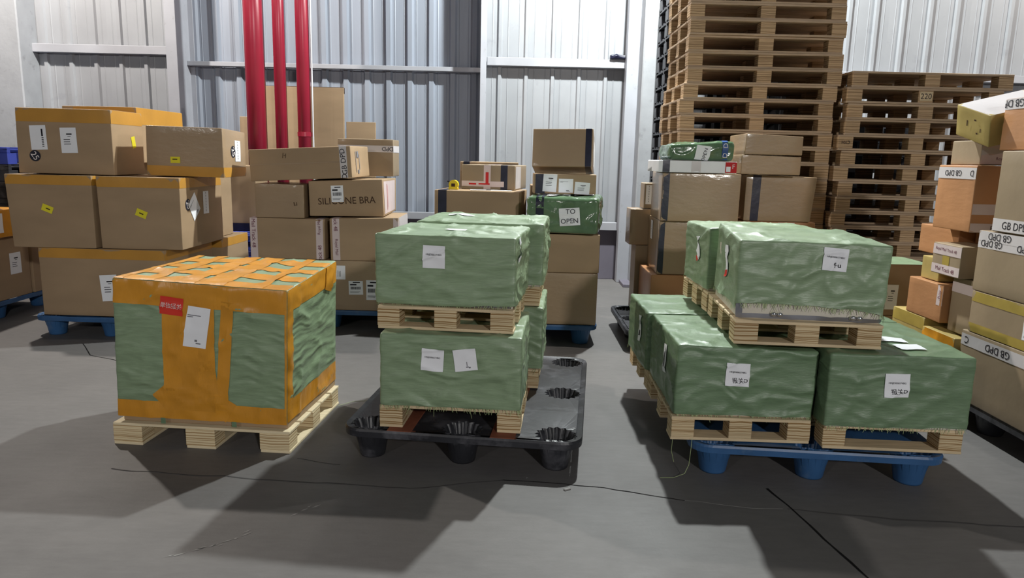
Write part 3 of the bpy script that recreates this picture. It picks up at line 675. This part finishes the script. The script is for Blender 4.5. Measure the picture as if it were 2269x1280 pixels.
F4 = wrapped('upper rear crate of the right stack with a red and white mark on its side', 1.311, 3.70, .692, 1.2, .61, .46, .328, seed=26, hem=(.02, .04), fray=120, amp=.012)
F4.quad('paper_label', 'L', .6, .62, .05, .13, 5, PAPER, F4.t, off=.005)
F4.quad('red_mark', 'L', .56, .46, .04, .03, 25, RED_LABEL, F4.t, off=.0065)
def strand(label, pts, host):
    V, F = [], []; P = []
    for i in range(len(pts)-1):
        a, b = Vector(pts[i]), Vector(pts[i+1]); P += [a.lerp(b, k/6) for k in range(6)]
    P.append(Vector(pts[-1])); r = .0014
    for p in P: V += [p+Vector((r*math.cos(a), 0, r*math.sin(a))) for a in (0, 2.1, 4.2)]
    for i in range(len(P)-1):
        for k in range(3): F.append((3*i+k, 3*i+(k+1) % 3, 3*i+3+(k+1) % 3, 3*i+3+k))
    o = mk('loose_thread', V, F, THREAD); tag(o, label, 'thread', 'loose tarpaulin threads'); return o
strand('long loose thread hanging from the left front pallet and curling on the floor', [(.80, 2.985, .165), (.795, 2.975, .11), (.79, 2.97, .05), (.77, 2.955, .015), (.72, 2.94, .003), (.66, 2.935, .003)], None)
strand('short loose thread hanging at the left front pallet corner', [(.715, 2.985, .16), (.712, 2.98, .11), (.725, 2.978, .06)], None)
strand('loose thread lying on the floor behind the orange taped crate', [(-.93, 3.75, .003), (-.86, 3.83, .003), (-.78, 3.84, .003), (-.68, 3.80, .003)], None)

# ------------------------------------------------------------------ left stack of big brown boxes (B)
plastic_pallet('blue plastic pallet under the big brown boxes on the left', -2.93, 5.06, -2, 1.07, 1.30, BLUE_PL)
GB = 'big brown boxes on the left pallet'
H = carton('wide bottom front brown box on the left blue pallet', -2.936, 5.102, .152, -2.0, .922, .75, .492, group=GB)
htape(H, .93, .075, AMBER_TAPE, 'FR'); shipping_label(H, 'F', .545, .43, .125, .19, 4)
l = H.quad('number_sticker', 'F', .80, .62, .085, .085, 20, BLACK_STICK, H.t, shape='disc'); H.text('25', 'F', .80, .62, .045, -60, INK_WHITE, l)
H = carton('bottom rear brown box with a black number sticker on its side', -2.90, 5.90, .152, -1.0, 1.02, .56, .490, group=GB)
htape(H, .93, .075, AMBER_TAPE, 'FR')
l = H.quad('number_sticker', 'R', .35, .55, .08, .08, 0, BLACK_STICK, H.t, shape='disc'); H.text('20', 'R', .35, .55, .04, -70, INK_WHITE, l)
H = carton('middle layer brown box with yellow sticker at the left end', -3.265, 5.10, .646, .5, .594, .45, .513, group=GB, off={'FLt': (-.012, 0, 0), 'FLb': (.01, 0, 0)})
htape(H, .95, .085, AMBER_TAPE, 'FR'); l = H.quad('yellow_sticker', 'F', .46, .54, .078, .048, -22, PAPER_Y, H.t); H.lines('F', .46, .54, [(-.01, -.004, .03, .008)], -22, INK_BROWN, l)
H = carton('middle layer brown box with yellow sticker and white labels on its right side', -2.647, 5.12, .646, .4, .576, .745, .511, group=GB, off={'FLt': (-.01, 0, 0)})
htape(H, .94, .085, AMBER_TAPE, 'FR'); l = H.quad('yellow_sticker', 'F', .52, .50, .078, .052, -22, PAPER_Y, H.t); H.lines('F', .52, .50, [(-.015, -.004, .03, .008)], -22, INK_BROWN, l)
shipping_label(H, 'R', .30, .58, .14, .16, 38, 'faint'); shipping_label(H, 'R', .58, .62, .10, .17, 0, 'side')
l = H.quad('number_sticker', 'R', .16, .62, .085, .085, 0, BLACK_STICK, H.t, shape='disc'); H.text('25', 'R', .16, .62, .045, -70, INK_WHITE, l)
H = carton('brown box standing behind the middle layer, its side strip showing', -2.75, 5.90, .644, 0, .60, .40, .50, group=GB)
H = carton('brown box behind the left middle box, carrying the rear top box', -3.36, 5.66, .646, 0, .56, .74, .598, group=GB)
H = carton('top front brown box with number 25 sticker and two white labels', -3.19, 5.20, 1.162, -.2, .678, .43, .455, group=GB, off={'FLt': (.006, 0, .004), 'FLb': (-.006, 0, .004)})
htape(H, .90, .10, AMBER_TAPE, 'FR'); shipping_label(H, 'F', .23, .55, .115, .17, 3, 'column'); shipping_label(H, 'F', .545, .52, .115, .175, 2)
l = H.quad('number_sticker', 'F', .185, .27, .078, .078, 0, BLACK_STICK, H.t, shape='disc', off=.0042); H.text('25', 'F', .185, .27, .042, -58, INK_WHITE, l, off=.0052)
H.quad('yellow_sticker', 'R', .66, .52, .05, .085, 12, PAPER_Y, H.t)
H = carton('top rear brown box showing orange tape above the number 25 box', -3.20, 5.68, 1.246, -1.4, .577, .74, .42, group=GB)
htape(H, .93, .06, AMBER_TAPE, 'F'); htape(H, .86, .14, AMBER_TAPE, 'R', off=.0022)
H = carton('film-wrapped brown box on top at the right of the left stack', -2.388, 5.30, 1.160, 1.3, .551, .47, .353, KRAFT_FILM, group=GB, off={'FLt': (.006, 0, .008), 'FLb': (-.003, 0, .006), 'BRt': (0, 0, -.016)})
htape(H, .10, .075, AMBER_TAPE, 'FR'); l = H.quad('yellow_sticker', 'F', .375, .33, .07, .045, 1, PAPER_Y, H.t); H.lines('F', .375, .33, [(-.02, .0, .035, .008)], 1, INK_BROWN, l)
shipping_label(H, 'R', .62, .56, .11, .16, 0, 'side')
l = H.quad('number_sticker', 'R', .42, .54, .09, .09, 0, BLACK_STICK, H.t, shape='disc'); H.text('25', 'R', .42, .54, .05, -70, INK_WHITE, l)

# ------------------------------------------------------------------ stack with the printed box (C)
plastic_pallet('blue plastic pallet under the brown boxes in front of the red pipes', -1.42, 5.50, -1, 1.10, 1.20, BLUE_PL)
GC = 'brown boxes in front of the red pipes'
H = carton('bottom left brown box behind the orange taped crate', -1.74, 5.50, .156, -.5, .50, .60, .390, group=GC)
H = carton('bottom right brown box with three white shipping labels', -1.17, 5.49, .156, -.7, .62, .62, .390, KRAFT_FILM, group=GC)
shipping_label(H, 'F', .225, .76, .108, .108, 90, 'rows'); shipping_label(H, 'F', .44, .46, .11, .108, 1, 'barcode'); shipping_label(H, 'F', .65, .42, .10, .155, 0, 'barcode')
H = carton('second layer left box with two upright white mail tapes', -1.726, 5.495, .549, -.2, .574, .55, .310, group=GC)
def mail_tape(H, u, txts, m=PINK_TAPE, ink=INK_MAROON, wt=.055, ang=90, f='F', size=.028, v0=0, v1=1):
    wd, hd = H.dims(f)
    l = H.patch('printed_tape', [(f, u-wt/2/wd, v0, u+wt/2/wd, v1)] + ([('T', u-wt/2/wd, 0, u+wt/2/wd, .3)] if f == 'F' and v1 == 1 else []), m, H.t)
    for t_, v in txts: H.text(t_, f, u, v, size, ang, ink, l)
    return l
def band_tape(H, v, txts, f='F', m=WHITE_TAPE, ink=INK, wt=.055, ang=180, size=.030, off=.0022, u0=0, u1=1, more=''):
    wd, hd = H.dims(f)
    l = H.patch('printed_tape', [(f, u0, v-wt/2/hd, u1, min(1, v+wt/2/hd))] + [(g, 0, v-wt/2/hd, 1, min(1, v+wt/2/hd)) for g in more], m, H.t, off=off)
    for t_, u in txts: H.text(t_, f, u, v, size, ang, ink, l, off=off+.0012)
    return l
mail_tape(H, .055, [('Mail Track 48', .62)], ang=-90); mail_tape(H, .93, [('Royal Mail', .82), ('Track 48', .12)], ang=90)
H = carton('second layer right box with a mail tape beside its left edge', -1.134, 5.476, .549, 1.6, .514, .62, .326, group=GC, off={'FLt': (-.005, 0, -.008), 'FRt': (0, 0, .008)})
mail_tape(H, .09, [('Track 48', .92), ('Royal Mail', .32)], ang=-90)
l = H.patch('printed_tape', [('F', .93, 0, 1, 1), ('R', 0, 0, .06, 1)], PINK_TAPE, H.t); H.text('Mail', 'F', .965, .7, .028, 90, INK_MAROON, l)
H.patch('clear_wrap', [('R', .08, .5, 1, 1)], WHITE_TAPE, H.t)
H = carton('small film-wrapped box left of the printed box', -1.778, 5.50, .861, .9, .369, .40, .255, KRAFT_FILM, group=GC)
H.lines('F', .82, .42, [(-.01, -.012, .006, .028), (0, -.01, .008, .004), (.01, -.012, .004, .026)], 8, INK_BROWN, H.t, name='pen_mark')
H = carton('brown box printed with large dark capital lettering', -1.280, 5.535, .878, 1.8, .558, .75, .280, group=GC, off={'FLt': (-.005, 0, -.015), 'FRt': (-.005, 0, .01), 'FRb': (.006, 0, .006)})
H.text('SILICONE BRA', 'F', .51, .44, .052, 1.5, INK_BROWN, H.t, xs=.92, name='printed_name')
shipping_label(H, 'F', .385, .63, .092, .128, 1, 'barcode', off=.0045)
H.patch('side_print', [('R', .08, .06, .9, .94)], PINK_TAPE, H.t); H.lines('R', .3, .5, [(-.01, -.1, .012, .2), (.03, -.08, .006, .17)], 0, INK_RED, H.t, name='side_lines')
H = carton('long flat brown box lying tilted above the printed box with a white tape', -1.604, 5.492, 1.153, -2.0, .773, .56, .236, tilt=(.3, -3.3), group=GC)
l = mail_tape(H, .925, [('GB DPD', .52), ('D', .06)], WHITE_TAPE, INK, ang=94, size=.038); H.text('GB', 'T', .925, .12, .03, 90, INK, l)
H.lines('F', .335, .78, [(0, -.02, .004, .04), (.008, .0, .014, .004), (.02, -.018, .004, .034)], -10, INK_BROWN, H.t, name='pen_mark')
H.patch('clear_tape', [('F', .0, .49, .9, .54)], KRAFT_FILM, H.t)
H.lines('R', .3, .5, [(-.04, -.08, .012, .16), (.0, .03, .05, .05), (.01, -.09, .045, .03), (.07, -.06, .012, .12)], 0, INK_GREY, H.t, name='faint_print')
H = carton('brown box behind with an upside-down white tape near its top', -1.250, 6.13, 1.173, .1, .465, .31, .305, KRAFT_GREY, group=GC)
band_tape(H, .74, [('GB DPD', .30), ('GB DPD', .98)], size=.034, more='R')

# ------------------------------------------------------------------ stack with the TO OPEN bag (D)
plastic_pallet('blue plastic pallet under the boxes beside the aisle', .10, 5.17, -1, 1.07, 1.06, BLUE_PL)
GD = 'boxes and bags behind the middle crates'
H = carton('bottom brown box beside the aisle on the blue pallet', .391, 5.189, .152, -1, .462, .50, .385, KRAFT_FILM, group=GD)
H = carton('brown box with dark side tape under the green TO OPEN parcel', .393, 5.195, .538, 0, .470, .48, .280, group=GD)
H.patch('tape', [('R', .0, 0, .32, 1)], NAVY_TAPE, H.t)
def bag(label, x, y, z, yaw, w, d, h, seed, amp=.011, off=None, m=None, r=.03, name='wrapped_parcel', group=None):
    e = Euler((0, 0, R(yaw))); c = Vector((x, y, z)) + e.to_matrix() @ Vector((0, d/2, 0))
    t = thing(name, label, 'parcel', c, e, group); Hh = Hull(w, d, h, off, r, tarp_relief(seed, amp, flat=True)); Hh.t = t
    Hh.b = Hh.body('wrapping', m or BAG, t, .016); return Hh
H = bag('glossy green wrapped parcel with a TO OPEN paper', .345, 5.13, .829, -9, .517, .50, .258, 31, group=GD)
H.patch('tape', [('F', .13, 0, .24, 1), ('T', .13, 0, .24, 1)], NAVY_TAPE, H.t, off=.004)
l = H.quad('paper_sign', 'F', .60, .47, .145, .125, 5, PAPER, H.t, off=.010, n=18)
H.text('TO', 'F', .61, .62, .034, 5, INK, l, off=.0125); H.text('OPEN', 'F', .60, .36, .034, 5, INK, l, off=.0125)
l = H.quad('paper_sign', 'T', .42, .25, .16, .12, -6, PAPER, H.t, off=.008); H.text('TO', 'T', .42, .25, .04, 170, INK, l, off=.0095)
H.quad('paper_sign', 'T', .76, .45, .14, .10, 2, PAPER, H.t, off=.008)
H = carton('low brown box with dark tape and three papers behind the TO OPEN parcel', .366, 5.32, 1.099, 0, .459, .20, .145, group=GD)
vtape(H, .11, wt=.07); shipping_label(H, 'F', .265, .55, .10, .13, -3, 'rows'); shipping_label(H, 'F', .52, .42, .105, .10, 0, 'faint'); shipping_label(H, 'F', .78, .30, .11, .09, -3, 'rows')
H = carton('tipped brown box with dark tape leaning back on top beside the aisle', .345, 5.37, 1.296, -8, .444, .44, .284, KRAFT_FILM, tilt=(-14, -1), group=GD)
H.patch('tape', [('F', .875, 0, .975, 1), ('T', .875, 0, .975, 1), ('D', .875, 0, .975, 1)], NAVY_TAPE, H.t)
H.patch('side_label', [('R', .35, .15, .85, .9)], PAPER, H.t)
H = carton('upper brown box propping the tipped box from behind', .36, 5.72, .62, 0, .46, .42, .52, group=GD)
H = carton('lower brown box at the back of the boxes beside the aisle', .36, 5.72, .152, 0, .46, .42, .466, group=GD)
H = carton('bottom brown box right behind the middle wrapped crates', -.28, 5.50, .152, -4, .62, .50, .33, group=GD)
H = carton('brown box under the one carrying the tape measure', -.28, 5.505, .483, -5, .62, .50, .317, group=GD)
H = carton('long brown box with dark tape carrying the yellow tape measure', -.286, 5.51, .801, -7.5, .652, .50, .298, group=GD)
vtape(H, .095, 'FT', .065)
H7 = carton('small box with a red fragile label and dark tape behind the tape measure', -.210, 5.75, 1.100, -11, .432, .50, .192, KRAFT_GREY, group=GD)
vtape(H7, .80, 'FT', .055); H7.patch('fragile_tape', [('F', .42, 0, .55, 1), ('T', .42, 0, .55, 1)], PINK_TAPE, H7.t); H7.lines('F', .485, .5, [(-.012, -.05, .024, .09)], 0, INK_RED, H7.t, name='fragile_mark')
H7.patch('fragile_tape', [('F', .0, .12, .80, .34)], PINK_TAPE, H7.t, off=.0024); H7.lines('F', .42, .23, [(-.12, -.008, .06, .014), (-.04, -.006, .09, .012)], 0, INK_RED, H7.t, name='fragile_mark')
H7.patch('clear_wrap', [('R', .06, .05, .5, .95)], WHITE_TAPE, H7.t)
H = carton('flat brown box behind the fragile box, its top edge showing', -.22, 6.28, 1.05, 0, .50, .28, .262, group=GD); vtape(H, .11, 'FT', .055)
H = carton('upright brown box standing under the flat box by the wall side', -.22, 6.26, .0, 0, .50, .30, 1.05, group=GD)
t = thing('tape_measure', 'yellow and black tape measure on the long brown box', 'tape measure', (-.468, 5.63, 1.1005), (0, 0, R(-12)))
v, f = cyl(0, 0, -.014, .014, .036, 28)
v = [(x*1.05, z, y+.037+.0) for x, y, z in v]; mk('case', v, [tuple(reversed(q)) for q in f], YEL_PLASTIC, t)
link('emblem', bevbox('emblem', -.016, .014, -.0165, -.0135, .022, .046, .001), INK_BROWN, t)
link('base', bevbox('base', -.040, .036, -.0145, .0145, 0, .016, .003), YEL_PLASTIC, t)
link('blade_tip', bevbox('blade_tip', -.052, -.034, -.006, .006, .056, .066, .001), INK, t)
for i, (px, py, rz, lb) in enumerate(((-.12, 5.60, -8, 'white paper slip lying on the long brown box nearest its right end'), (-.26, 5.61, 4, 'thin paper slip lying between the tape measure and the other slip'))):
    o = link('paper_slip', bevbox('paper_slip', -.10+.02*i, .10-.02*i, -.03, .03, 0, .003, .0005), PAPER); o.location = (px, py, 1.1005); o.rotation_euler = (0, 0, R(rz)); tag(o, lb, 'paper')

# ------------------------------------------------------------------ stack in front of the tall pallets (G)
plastic_pallet('black plastic pallet under the taped boxes in front of the tall pallet stack', 1.36, 5.0, 0, 1.07, .97, BLACK_PL)
GG = 'taped boxes in front of the pallet stacks'
H = carton('orange-brown bottom box behind the right wrapped crates', 1.315, 5.16, .152, -1, .62, .55, .392, KRAFT_ORANGE, group=GG)
H = carton('second brown box up with dark tape, left of the wrapped crates', 1.331, 5.165, .546, -3.0, .575, .56, .388, KRAFT_FILM, group=GG)
H.patch('tape', [('F', .0, 0, .075, 1), ('T', .0, 0, .075, .2)], NAVY_TAPE, H.t); shipping_label(H, 'L', .35, .75, .10, .14, 0, 'side')
H = carton('shiny film-wrapped brown box with dark tape at its left edge', 1.308, 5.11, .937, -3.0, .544, .52, .337, KRAFT_FILM, group=GG)
H.patch('tape', [('F', .0, 0, .095, 1), ('T', 0, 0, .095, .5)], NAVY_TAPE, H.t)
H = carton('flat white carton with red fragile print and dark tape', 1.268, 5.085, 1.278, .2, .546, .40, .082, PAPER, group=GG)
vtape(H, .10, 'FT', .05); l = H.quad('fragile_print', 'F', .925, .5, .08, .074, 0, INK_RED, H.t); H.quad('glass_symbol', 'F', .895, .5, .03, .06, 0, PAPER, l, off=.0034) if False else None
H.text('F', 'F', .955, .58, .03, 0, INK_WHITE, l); H.quad('print_panel', 'F', .89, .36, .03, .035, 0, PAPER, H.t, off=.0036)
H.patch('clear_tape', [('F', .42, 0, .54, 1)], WHITE_TAPE, H.t)
H = bag('green wrapped parcel with blue tape and half-seen paper on the white carton', 1.30, 5.11, 1.361, 3, .46, .32, .112, 33, amp=.010, off={'FRt': (0, 0, .03), 'BRt': (0, 0, .03)}, group=GG)
H.patch('tape', [('F', .80, 0, .89, 1), ('T', .80, 0, .89, 1)], BLUE_TAPE, H.t, off=.004); H.text('DPD', 'F', .845, .55, .03, 90, INK_WHITE, H.t, off=.0056, name='tape_lettering')
l = H.quad('paper_sign', 'F', .50, .38, .10, .10, -10, PAPER, H.t, off=.008); H.text('OPEN', 'F', .53, .30, .024, 75, INK, l, off=.0095)
H = carton('low orange box with a bar-code label under the leaning taped box', 1.93, 5.30, .546, 0, .56, .48, .390, KRAFT_ORANGE, group=GG); shipping_label(H, 'F', .62, .92, .12, .05, 0, 'barcode')
H = carton('brown box under the low orange box', 1.93, 5.30, .152, 0, .50, .48, .392, group=GG)
H = carton('film-wrapped brown box with upright dark tape, right of the shiny box', 1.930, 5.30, .938, -1.1, .498, .44, .335, KRAFT_FILM, group=GG, off={'FRt': (.012, 0, -.012), 'FRb': (-.012, 0, 0), 'BRt': (.012, 0, -.012)})
vtape(H, .155, 'FT', .06)
H = carton('flat brown box, lower of the two on the right', 1.815, 5.20, 1.276, -.1, .421, .38, .136, KRAFT_FILM, group=GG, off={'FRt': (0, 0, -.008)})
H = carton('flat brown box on top of the pair in front of the tall pallets', 1.825, 5.20, 1.414, 1.1, .411, .36, .138, KRAFT_FILM, group=GG, off={'FLt': (.005, 0, .008), 'FRt': (0, 0, -.008)})
plastic_pallet('dark plastic pallet behind the column-side boxes', 1.20, 5.74, 0, .62, .24, BLACK_PL, z=0) if False else None
H = carton('tall dark film-wrapped box at the aisle edge behind the taped boxes', 1.10, 5.74, .152, 0, .24, .22, .538, KRAFT_GREY, group=GG)
H = carton('small brown box standing on the tall wrapped box at the aisle edge', 1.05, 5.735, .692, 0, .25, .22, .285, KRAFT_FILM, group=GG)
H = carton('small pale box on top at the aisle edge', 1.12, 5.76, .980, 0, .18, .19, .20, KRAFT_GREY, group=GG); shipping_label(H, 'F', .2, .55, .05, .15, 0, 'side')

# ------------------------------------------------------------------ stacks of wooden pallets (H, I)
ORD = ['topmost', 'second', 'third', 'fourth', 'fifth', 'sixth', 'seventh', 'eighth', 'ninth', 'tenth', 'eleventh', 'twelfth', 'thirteenth', 'fourteenth', 'fifteenth', 'sixteenth', 'seventeenth', 'eighteenth', 'nineteenth', 'twentieth', 'twenty-first', 'twenty-second', 'twenty-third']
hx = [.0, .0, 1.975, 1.978, 1.975, 1.985, 1.980, 1.958, 1.932, 1.944, 1.955, 1.945, 1.95, 1.945, 1.95, 1.955, 1.95, 1.945, 1.95, 1.955, 1.95, 1.95, 1.95]
hx[0], hx[1] = 1.965, 1.972
rp = random.Random(5)
NH, HP = 23, .1235
for i in range(NH):
    nm = ('topmost wooden pallet' if i == 0 else ORD[i]+' wooden pallet from the top') + ' of the tall stack beside the column'
    wooden_pallet(nm, hx[i]-.0, 6.0+rp.uniform(-.012, .012), (NH-1-i)*HP, rp.uniform(-.7, .7), 1.235, .80, HP-.0008, 'x', 'old', 'wooden pallets in the tall stack')
ix = [3.275, 3.225, 3.245, 3.245, 3.20, 3.235, 3.19, 3.235, 3.22, 3.20, 3.215, 3.205, 3.22, 3.21, 3.22, 3.21, 3.22]
NI, IP = 17, .1227
for i in range(NI):
    nm = ('topmost wooden pallet' if i == 0 else ORD[i]+' wooden pallet from the top') + ' of the lower stack on the right'
    t = wooden_pallet(nm, ix[i], 5.90+rp.uniform(-.012, .012), (NI-1-i)*IP, rp.uniform(-.8, .8), 1.27 if i == 0 else 1.235, .85, IP-.0008, 'x', 'old', 'wooden pallets in the lower stack')
    if i in (1, 4):
        bl = [c for c in t.children if c.name.startswith('block') and abs(c.location.x-(0 if i == 1 else -.55)) < .08 and c.location.y < -.3][0]
        vs, fs = text2d('220' if i == 1 else 'CYH'); a = 1 if i == 1 else -1
        if i == 1:
            q = link('label_plate', bevbox('label_plate', -.05, .05, -.054, -.0505, .012, .082, 0), PLANK, t); q.location = bl.location
        hh = .042 if i == 1 else .024
        o = mk('stencil', [(a*x*hh, -.0555, .047+a*y*hh) for x, y in vs], fs, INK, t); o.location = bl.location

# ------------------------------------------------------------------ right-hand stack of parcels (J), its long side along the aisle
plastic_pallet('black plastic pallet under the parcel stack at the right edge', 2.92, 2.80, 0, 1.07, 1.55, BLACK_PL)
GJ = 'parcels stacked at the right edge'
def jbox(label, x0, y0, y1, z0, z1, m, wx=.6, **k): return carton(label, x0+wx/2, y0, z0, k.pop('yaw', 0), wx, y1-y0, z1-z0, m, group=GJ, **k)
H = jbox('large bottom box with upside-down white tape at the right edge', 2.38, 2.75, 3.72, .155, .52, KRAFT_GREY, .9)
band_tape(H, .87, [('GB DPD', .30), ('GB DPD', .60), ('C', .05)], 'L', size=.036, wt=.06)
H = jbox('yellow taped low box nearest the bottom box', 2.36, 3.74, 4.05, .152, .46, KRAFT_YELLOW, .5); H.patch('tape', [('L', .0, .78, 1, 1)], ORANGE_TAPE, H.t)
H = jbox('yellow taped low box at the far end of the right pallet', 2.38, 4.07, 4.42, .152, .50, KRAFT_YELLOW, .5); H.patch('tape', [('L', .0, .80, 1, 1)], YELLOW_TAPE, H.t)
H = jbox('plain brown box under the yellow-bottomed box at the right edge', 2.42, 3.72, 3.92, .47, .77, KRAFT_GREY, .5)
band_tape(H, .82, [], 'L', m=PINK_TAPE)
H = jbox('orange box with a white mail tape on its near edge', 2.38, 3.93, 4.28, .502, .712, KRAFT_ORANGE, .4)
mail_tape(H, .93, [('Roy', .75)], f='L', ang=90, v0=.45)
H = jbox('flat box with bright yellow tape along its lower edge at the right', 2.38, 2.80, 3.68, .522, .735, KRAFT_GREY, .85)
H.patch('tape', [('L', .0, .0, 1, .22)], YELLOW_TAPE, H.t); H.patch('tape', [('L', .0, .75, 1, 1)], YELLOW_TAPE, H.t); shipping_label(H, 'L', .50, .45, .08, .09, 0, 'barcode')
H = jbox('small yellow box tucked behind the white mail-taped box', 2.42, 4.06, 4.24, .714, .845, KRAFT_YELLOW, .3)
H = jbox('large brown box with two overlapped upside-down white tapes at the right edge', 2.38, 2.80, 3.69, .737, 1.045, KRAFT_GREY, .85)
band_tape(H, .92, [('GB DPD', .18), ('GB DPD', .5)], 'L', size=.034, wt=.055); band_tape(H, .80, [('GB DPD', .12), ('GB DPD', .42)], 'L', size=.032, wt=.05, off=.0016)
H = jbox('small box crossed by two pale mail tapes', 2.36, 3.78, 4.04, .774, .945, KRAFT_GREY, .20)
band_tape(H, .80, [('Royal Mail Track 48', .48)], 'L', m=PINK_TAPE, ink=INK_MAROON, ang=-2, size=.022, wt=.055); band_tape(H, .18, [('Mail Track 48', .5)], 'L', m=PINK_TAPE, ink=INK_MAROON, ang=-2, size=.022, wt=.05)
H.patch('tape', [('L', .38, .3, .62, .62)], YELLOW_TAPE, H.t)
H = jbox('orange box under the tall orange box', 2.50, 4.05, 4.44, .848, 1.015, KRAFT_ORANGE, .5)
H = jbox('plain kraft box filling the layer behind the small mail-taped box', 2.58, 3.72, 4.03, .774, 1.016, KRAFT_ORANGE, .5)
H = jbox('tall orange box with an upside-down white tape along its top', 2.40, 3.81, 4.15, 1.019, 1.368, KRAFT_ORANGE, .32, off={'BLt': (.0, 0, 0)})
band_tape(H, .88, [('GB DPD', .42), ('D', .90)], 'L', size=.030, wt=.06)
H.patch('tape', [('F', .40, .0, .85, 1)], YELLOW_TAPE, H.t); band_tape(H, .35, [('Royal', .55)], 'F', ang=0, ink=INK_BROWN, m=PINK_TAPE, off=.003); band_tape(H, .06, [('Royal', .45)], 'F', ang=0, ink=INK_BROWN, m=PINK_TAPE, off=.003)
H = jbox('tall brown box at the right edge above the overlapped tapes', 2.38, 2.85, 3.60, 1.048, 1.44, KRAFT_GREY, .8)
band_tape(H, .09, [('GB DPD', .22), ('GB DPD', .62)], 'L', ang=0, size=.036, wt=.06)
H = jbox('white mail-taped box under the tilted yellow box', 2.44, 3.86, 4.12, 1.371, 1.50, KRAFT_GREY, .34)
band_tape(H, .25, [('Royal Mail Track 48', .5)], 'F', m=PINK_TAPE, ink=INK_MAROON, ang=0, size=.020); band_tape(H, .58, [('CHCAR', .6)], 'F', ang=180, size=.022); band_tape(H, .85, [('Royal', .3)], 'F', ang=0, m=PINK_TAPE, ink=INK_MAROON, size=.022)
H = jbox('orange box topped with upside-down white tape at the upper right corner', 2.40, 3.05, 3.66, 1.443, 1.69, KRAFT_ORANGE, .6)
band_tape(H, .90, [('GB DPD', .08), ('GB DPD', .40)], 'L', size=.036, wt=.055)
H = carton('tilted yellow-brown box with white sheen painted on top at the upper right', 2.555, 3.715, 1.500, 0, .36, .27, .165, KRAFT_YELLOW, tilt=(16, -14), group=GJ)
H.patch('white_sheen', [('T', .0, 0, 1, 1)], WHITE_TAPE, H.t); H.lines('L', .55, .55, [(-.06, -.02, .008, .03), (.0, .02, .014, .008), (.05, -.03, .006, .02), (.02, -.045, .012, .008)], 0, INK_BROWN, H.t, name='pen_mark')  # the sheen on the top is painted as a white patch
H = carton('brown box with paper labels and a green top in front of the lower pallet stack', 2.60, 4.80, .36, 0, .46, .42, .35, KRAFT, group=GJ)
H.patch('green_cover', [('T', 0, 0, 1, 1)], TARP, H.t); shipping_label(H, 'F', .08, .68, .10, .12, -10, 'faint'); shipping_label(H, 'F', .42, .36, .08, .17, 0, 'rows')
H = carton('brown box on the floor under the green-topped box', 2.60, 4.80, 0, 0, .46, .42, .358, KRAFT, group=GJ)

# ------------------------------------------------------------------ far left edge (A) and stacks behind
plastic_pallet('blue plastic pallet under the parcels at the left edge', -4.52, 5.0, 0, 1.05, 1.25, BLUE_PL)
GA = 'parcels at the left edge'
H = carton('brown box with a white label at the left edge', -4.42, 5.05, .152, 0, .84, .86, .50, KRAFT, group=GA); shipping_label(H, 'R', .80, .55, .13, .17, 0, 'rows')
H = carton('brown box behind the labelled box at the left edge', -4.40, 5.93, .152, 0, .82, .28, .50, KRAFT, group=GA)
H = carton('orange taped box with a blank white label at the left edge', -4.36, 5.05, .654, 0, .84, .76, .215, ORANGE_TAPE, group=GA); H.quad('paper_label', 'R', .88, .52, .10, .15, 0, PAPER, H.t)
H.quad('paper_label', 'R', .60, .52, .10, .15, 0, PAPER, H.t)
H = bag('pale green wrapped parcel at the left edge', -4.33, 5.15, .880, 0, .66, .50, .36, 41, m=TARP, group=GA)
H.patch('tape', [('R', 0, .18, 1, .42)], ORANGE_TAPE, H.t, off=.004)
for i in range(9):
    nm = ('topmost' if i == 8 else ORD[8-i]) + ' dark plastic pallet' + (' from the top' if i < 8 else '') + ' in the stack behind the left edge'
    lattice_pallet(nm, -5.02, 6.45, i*.149, 0, 1.1, 1.0, .148, DBLUE_PL if i == 8 else BLACK_PL, 'plastic pallets stacked behind the left edge')
for i in range(4):
    nm = ('topmost' if i == 3 else ORD[3-i]) + ' blue lattice pallet' + (' from the top' if i < 3 else '') + ' between the brown box stacks'
    lattice_pallet(nm, -2.75, 6.62, i*.149, 6, .9, .85, .148, DBLUE_PL, 'blue lattice pallets between the brown stacks')
t = carton('brown box with a blue stripe on the blue lattice pallets', -2.72, 6.95, .60, 0, .50, .35, .62, KRAFT, group=None)
t.patch('tape', [('F', .30, 0, .38, 1)], BLUE_TAPE, t.t); t.patch('tape', [('F', .0, 0, 1, .12)], NAVY_TAPE, t.t, off=.003)

for n_, px, py, lb, gp in ((20, 2.0, 6.92, 'of the black stack beside the column', 'black plastic pallets behind the tall stack'), (12, 3.32, 6.92, 'of the added black stack behind lower wooden pallets', 'black plastic pallets added to darken the lower stack')):  # second stack is added, unseen, to darken the gaps in the lower pallets
    for i in range(n_):
        nm = ('topmost' if i == n_-1 else ORD[n_-1-i]) + ' black plastic pallet' + (' from the top' if i < n_-1 else '') + ' ' + lb
        lattice_pallet(nm, px, py, i*.149, 0, 1.15, .78, .148, BLACK_PL, gp)
H = bag('crumpled dark rag lying on the wall girt beside the concrete column', 1.10, 8.13, 2.428, 0, .20, .07, .045, 51, amp=.012, m=NAVY_TAPE, r=.015, name='dark_rag'); H.t['category'] = 'rag'

H = bag('small crumpled pale plastic scrap on the floor beside the black pallet', .252, 2.80, 0, 30, .03, .012, .006, 61, amp=.003, m=SCUFF, r=.004, name='plastic_scrap'); H.t['category'] = 'scrap'
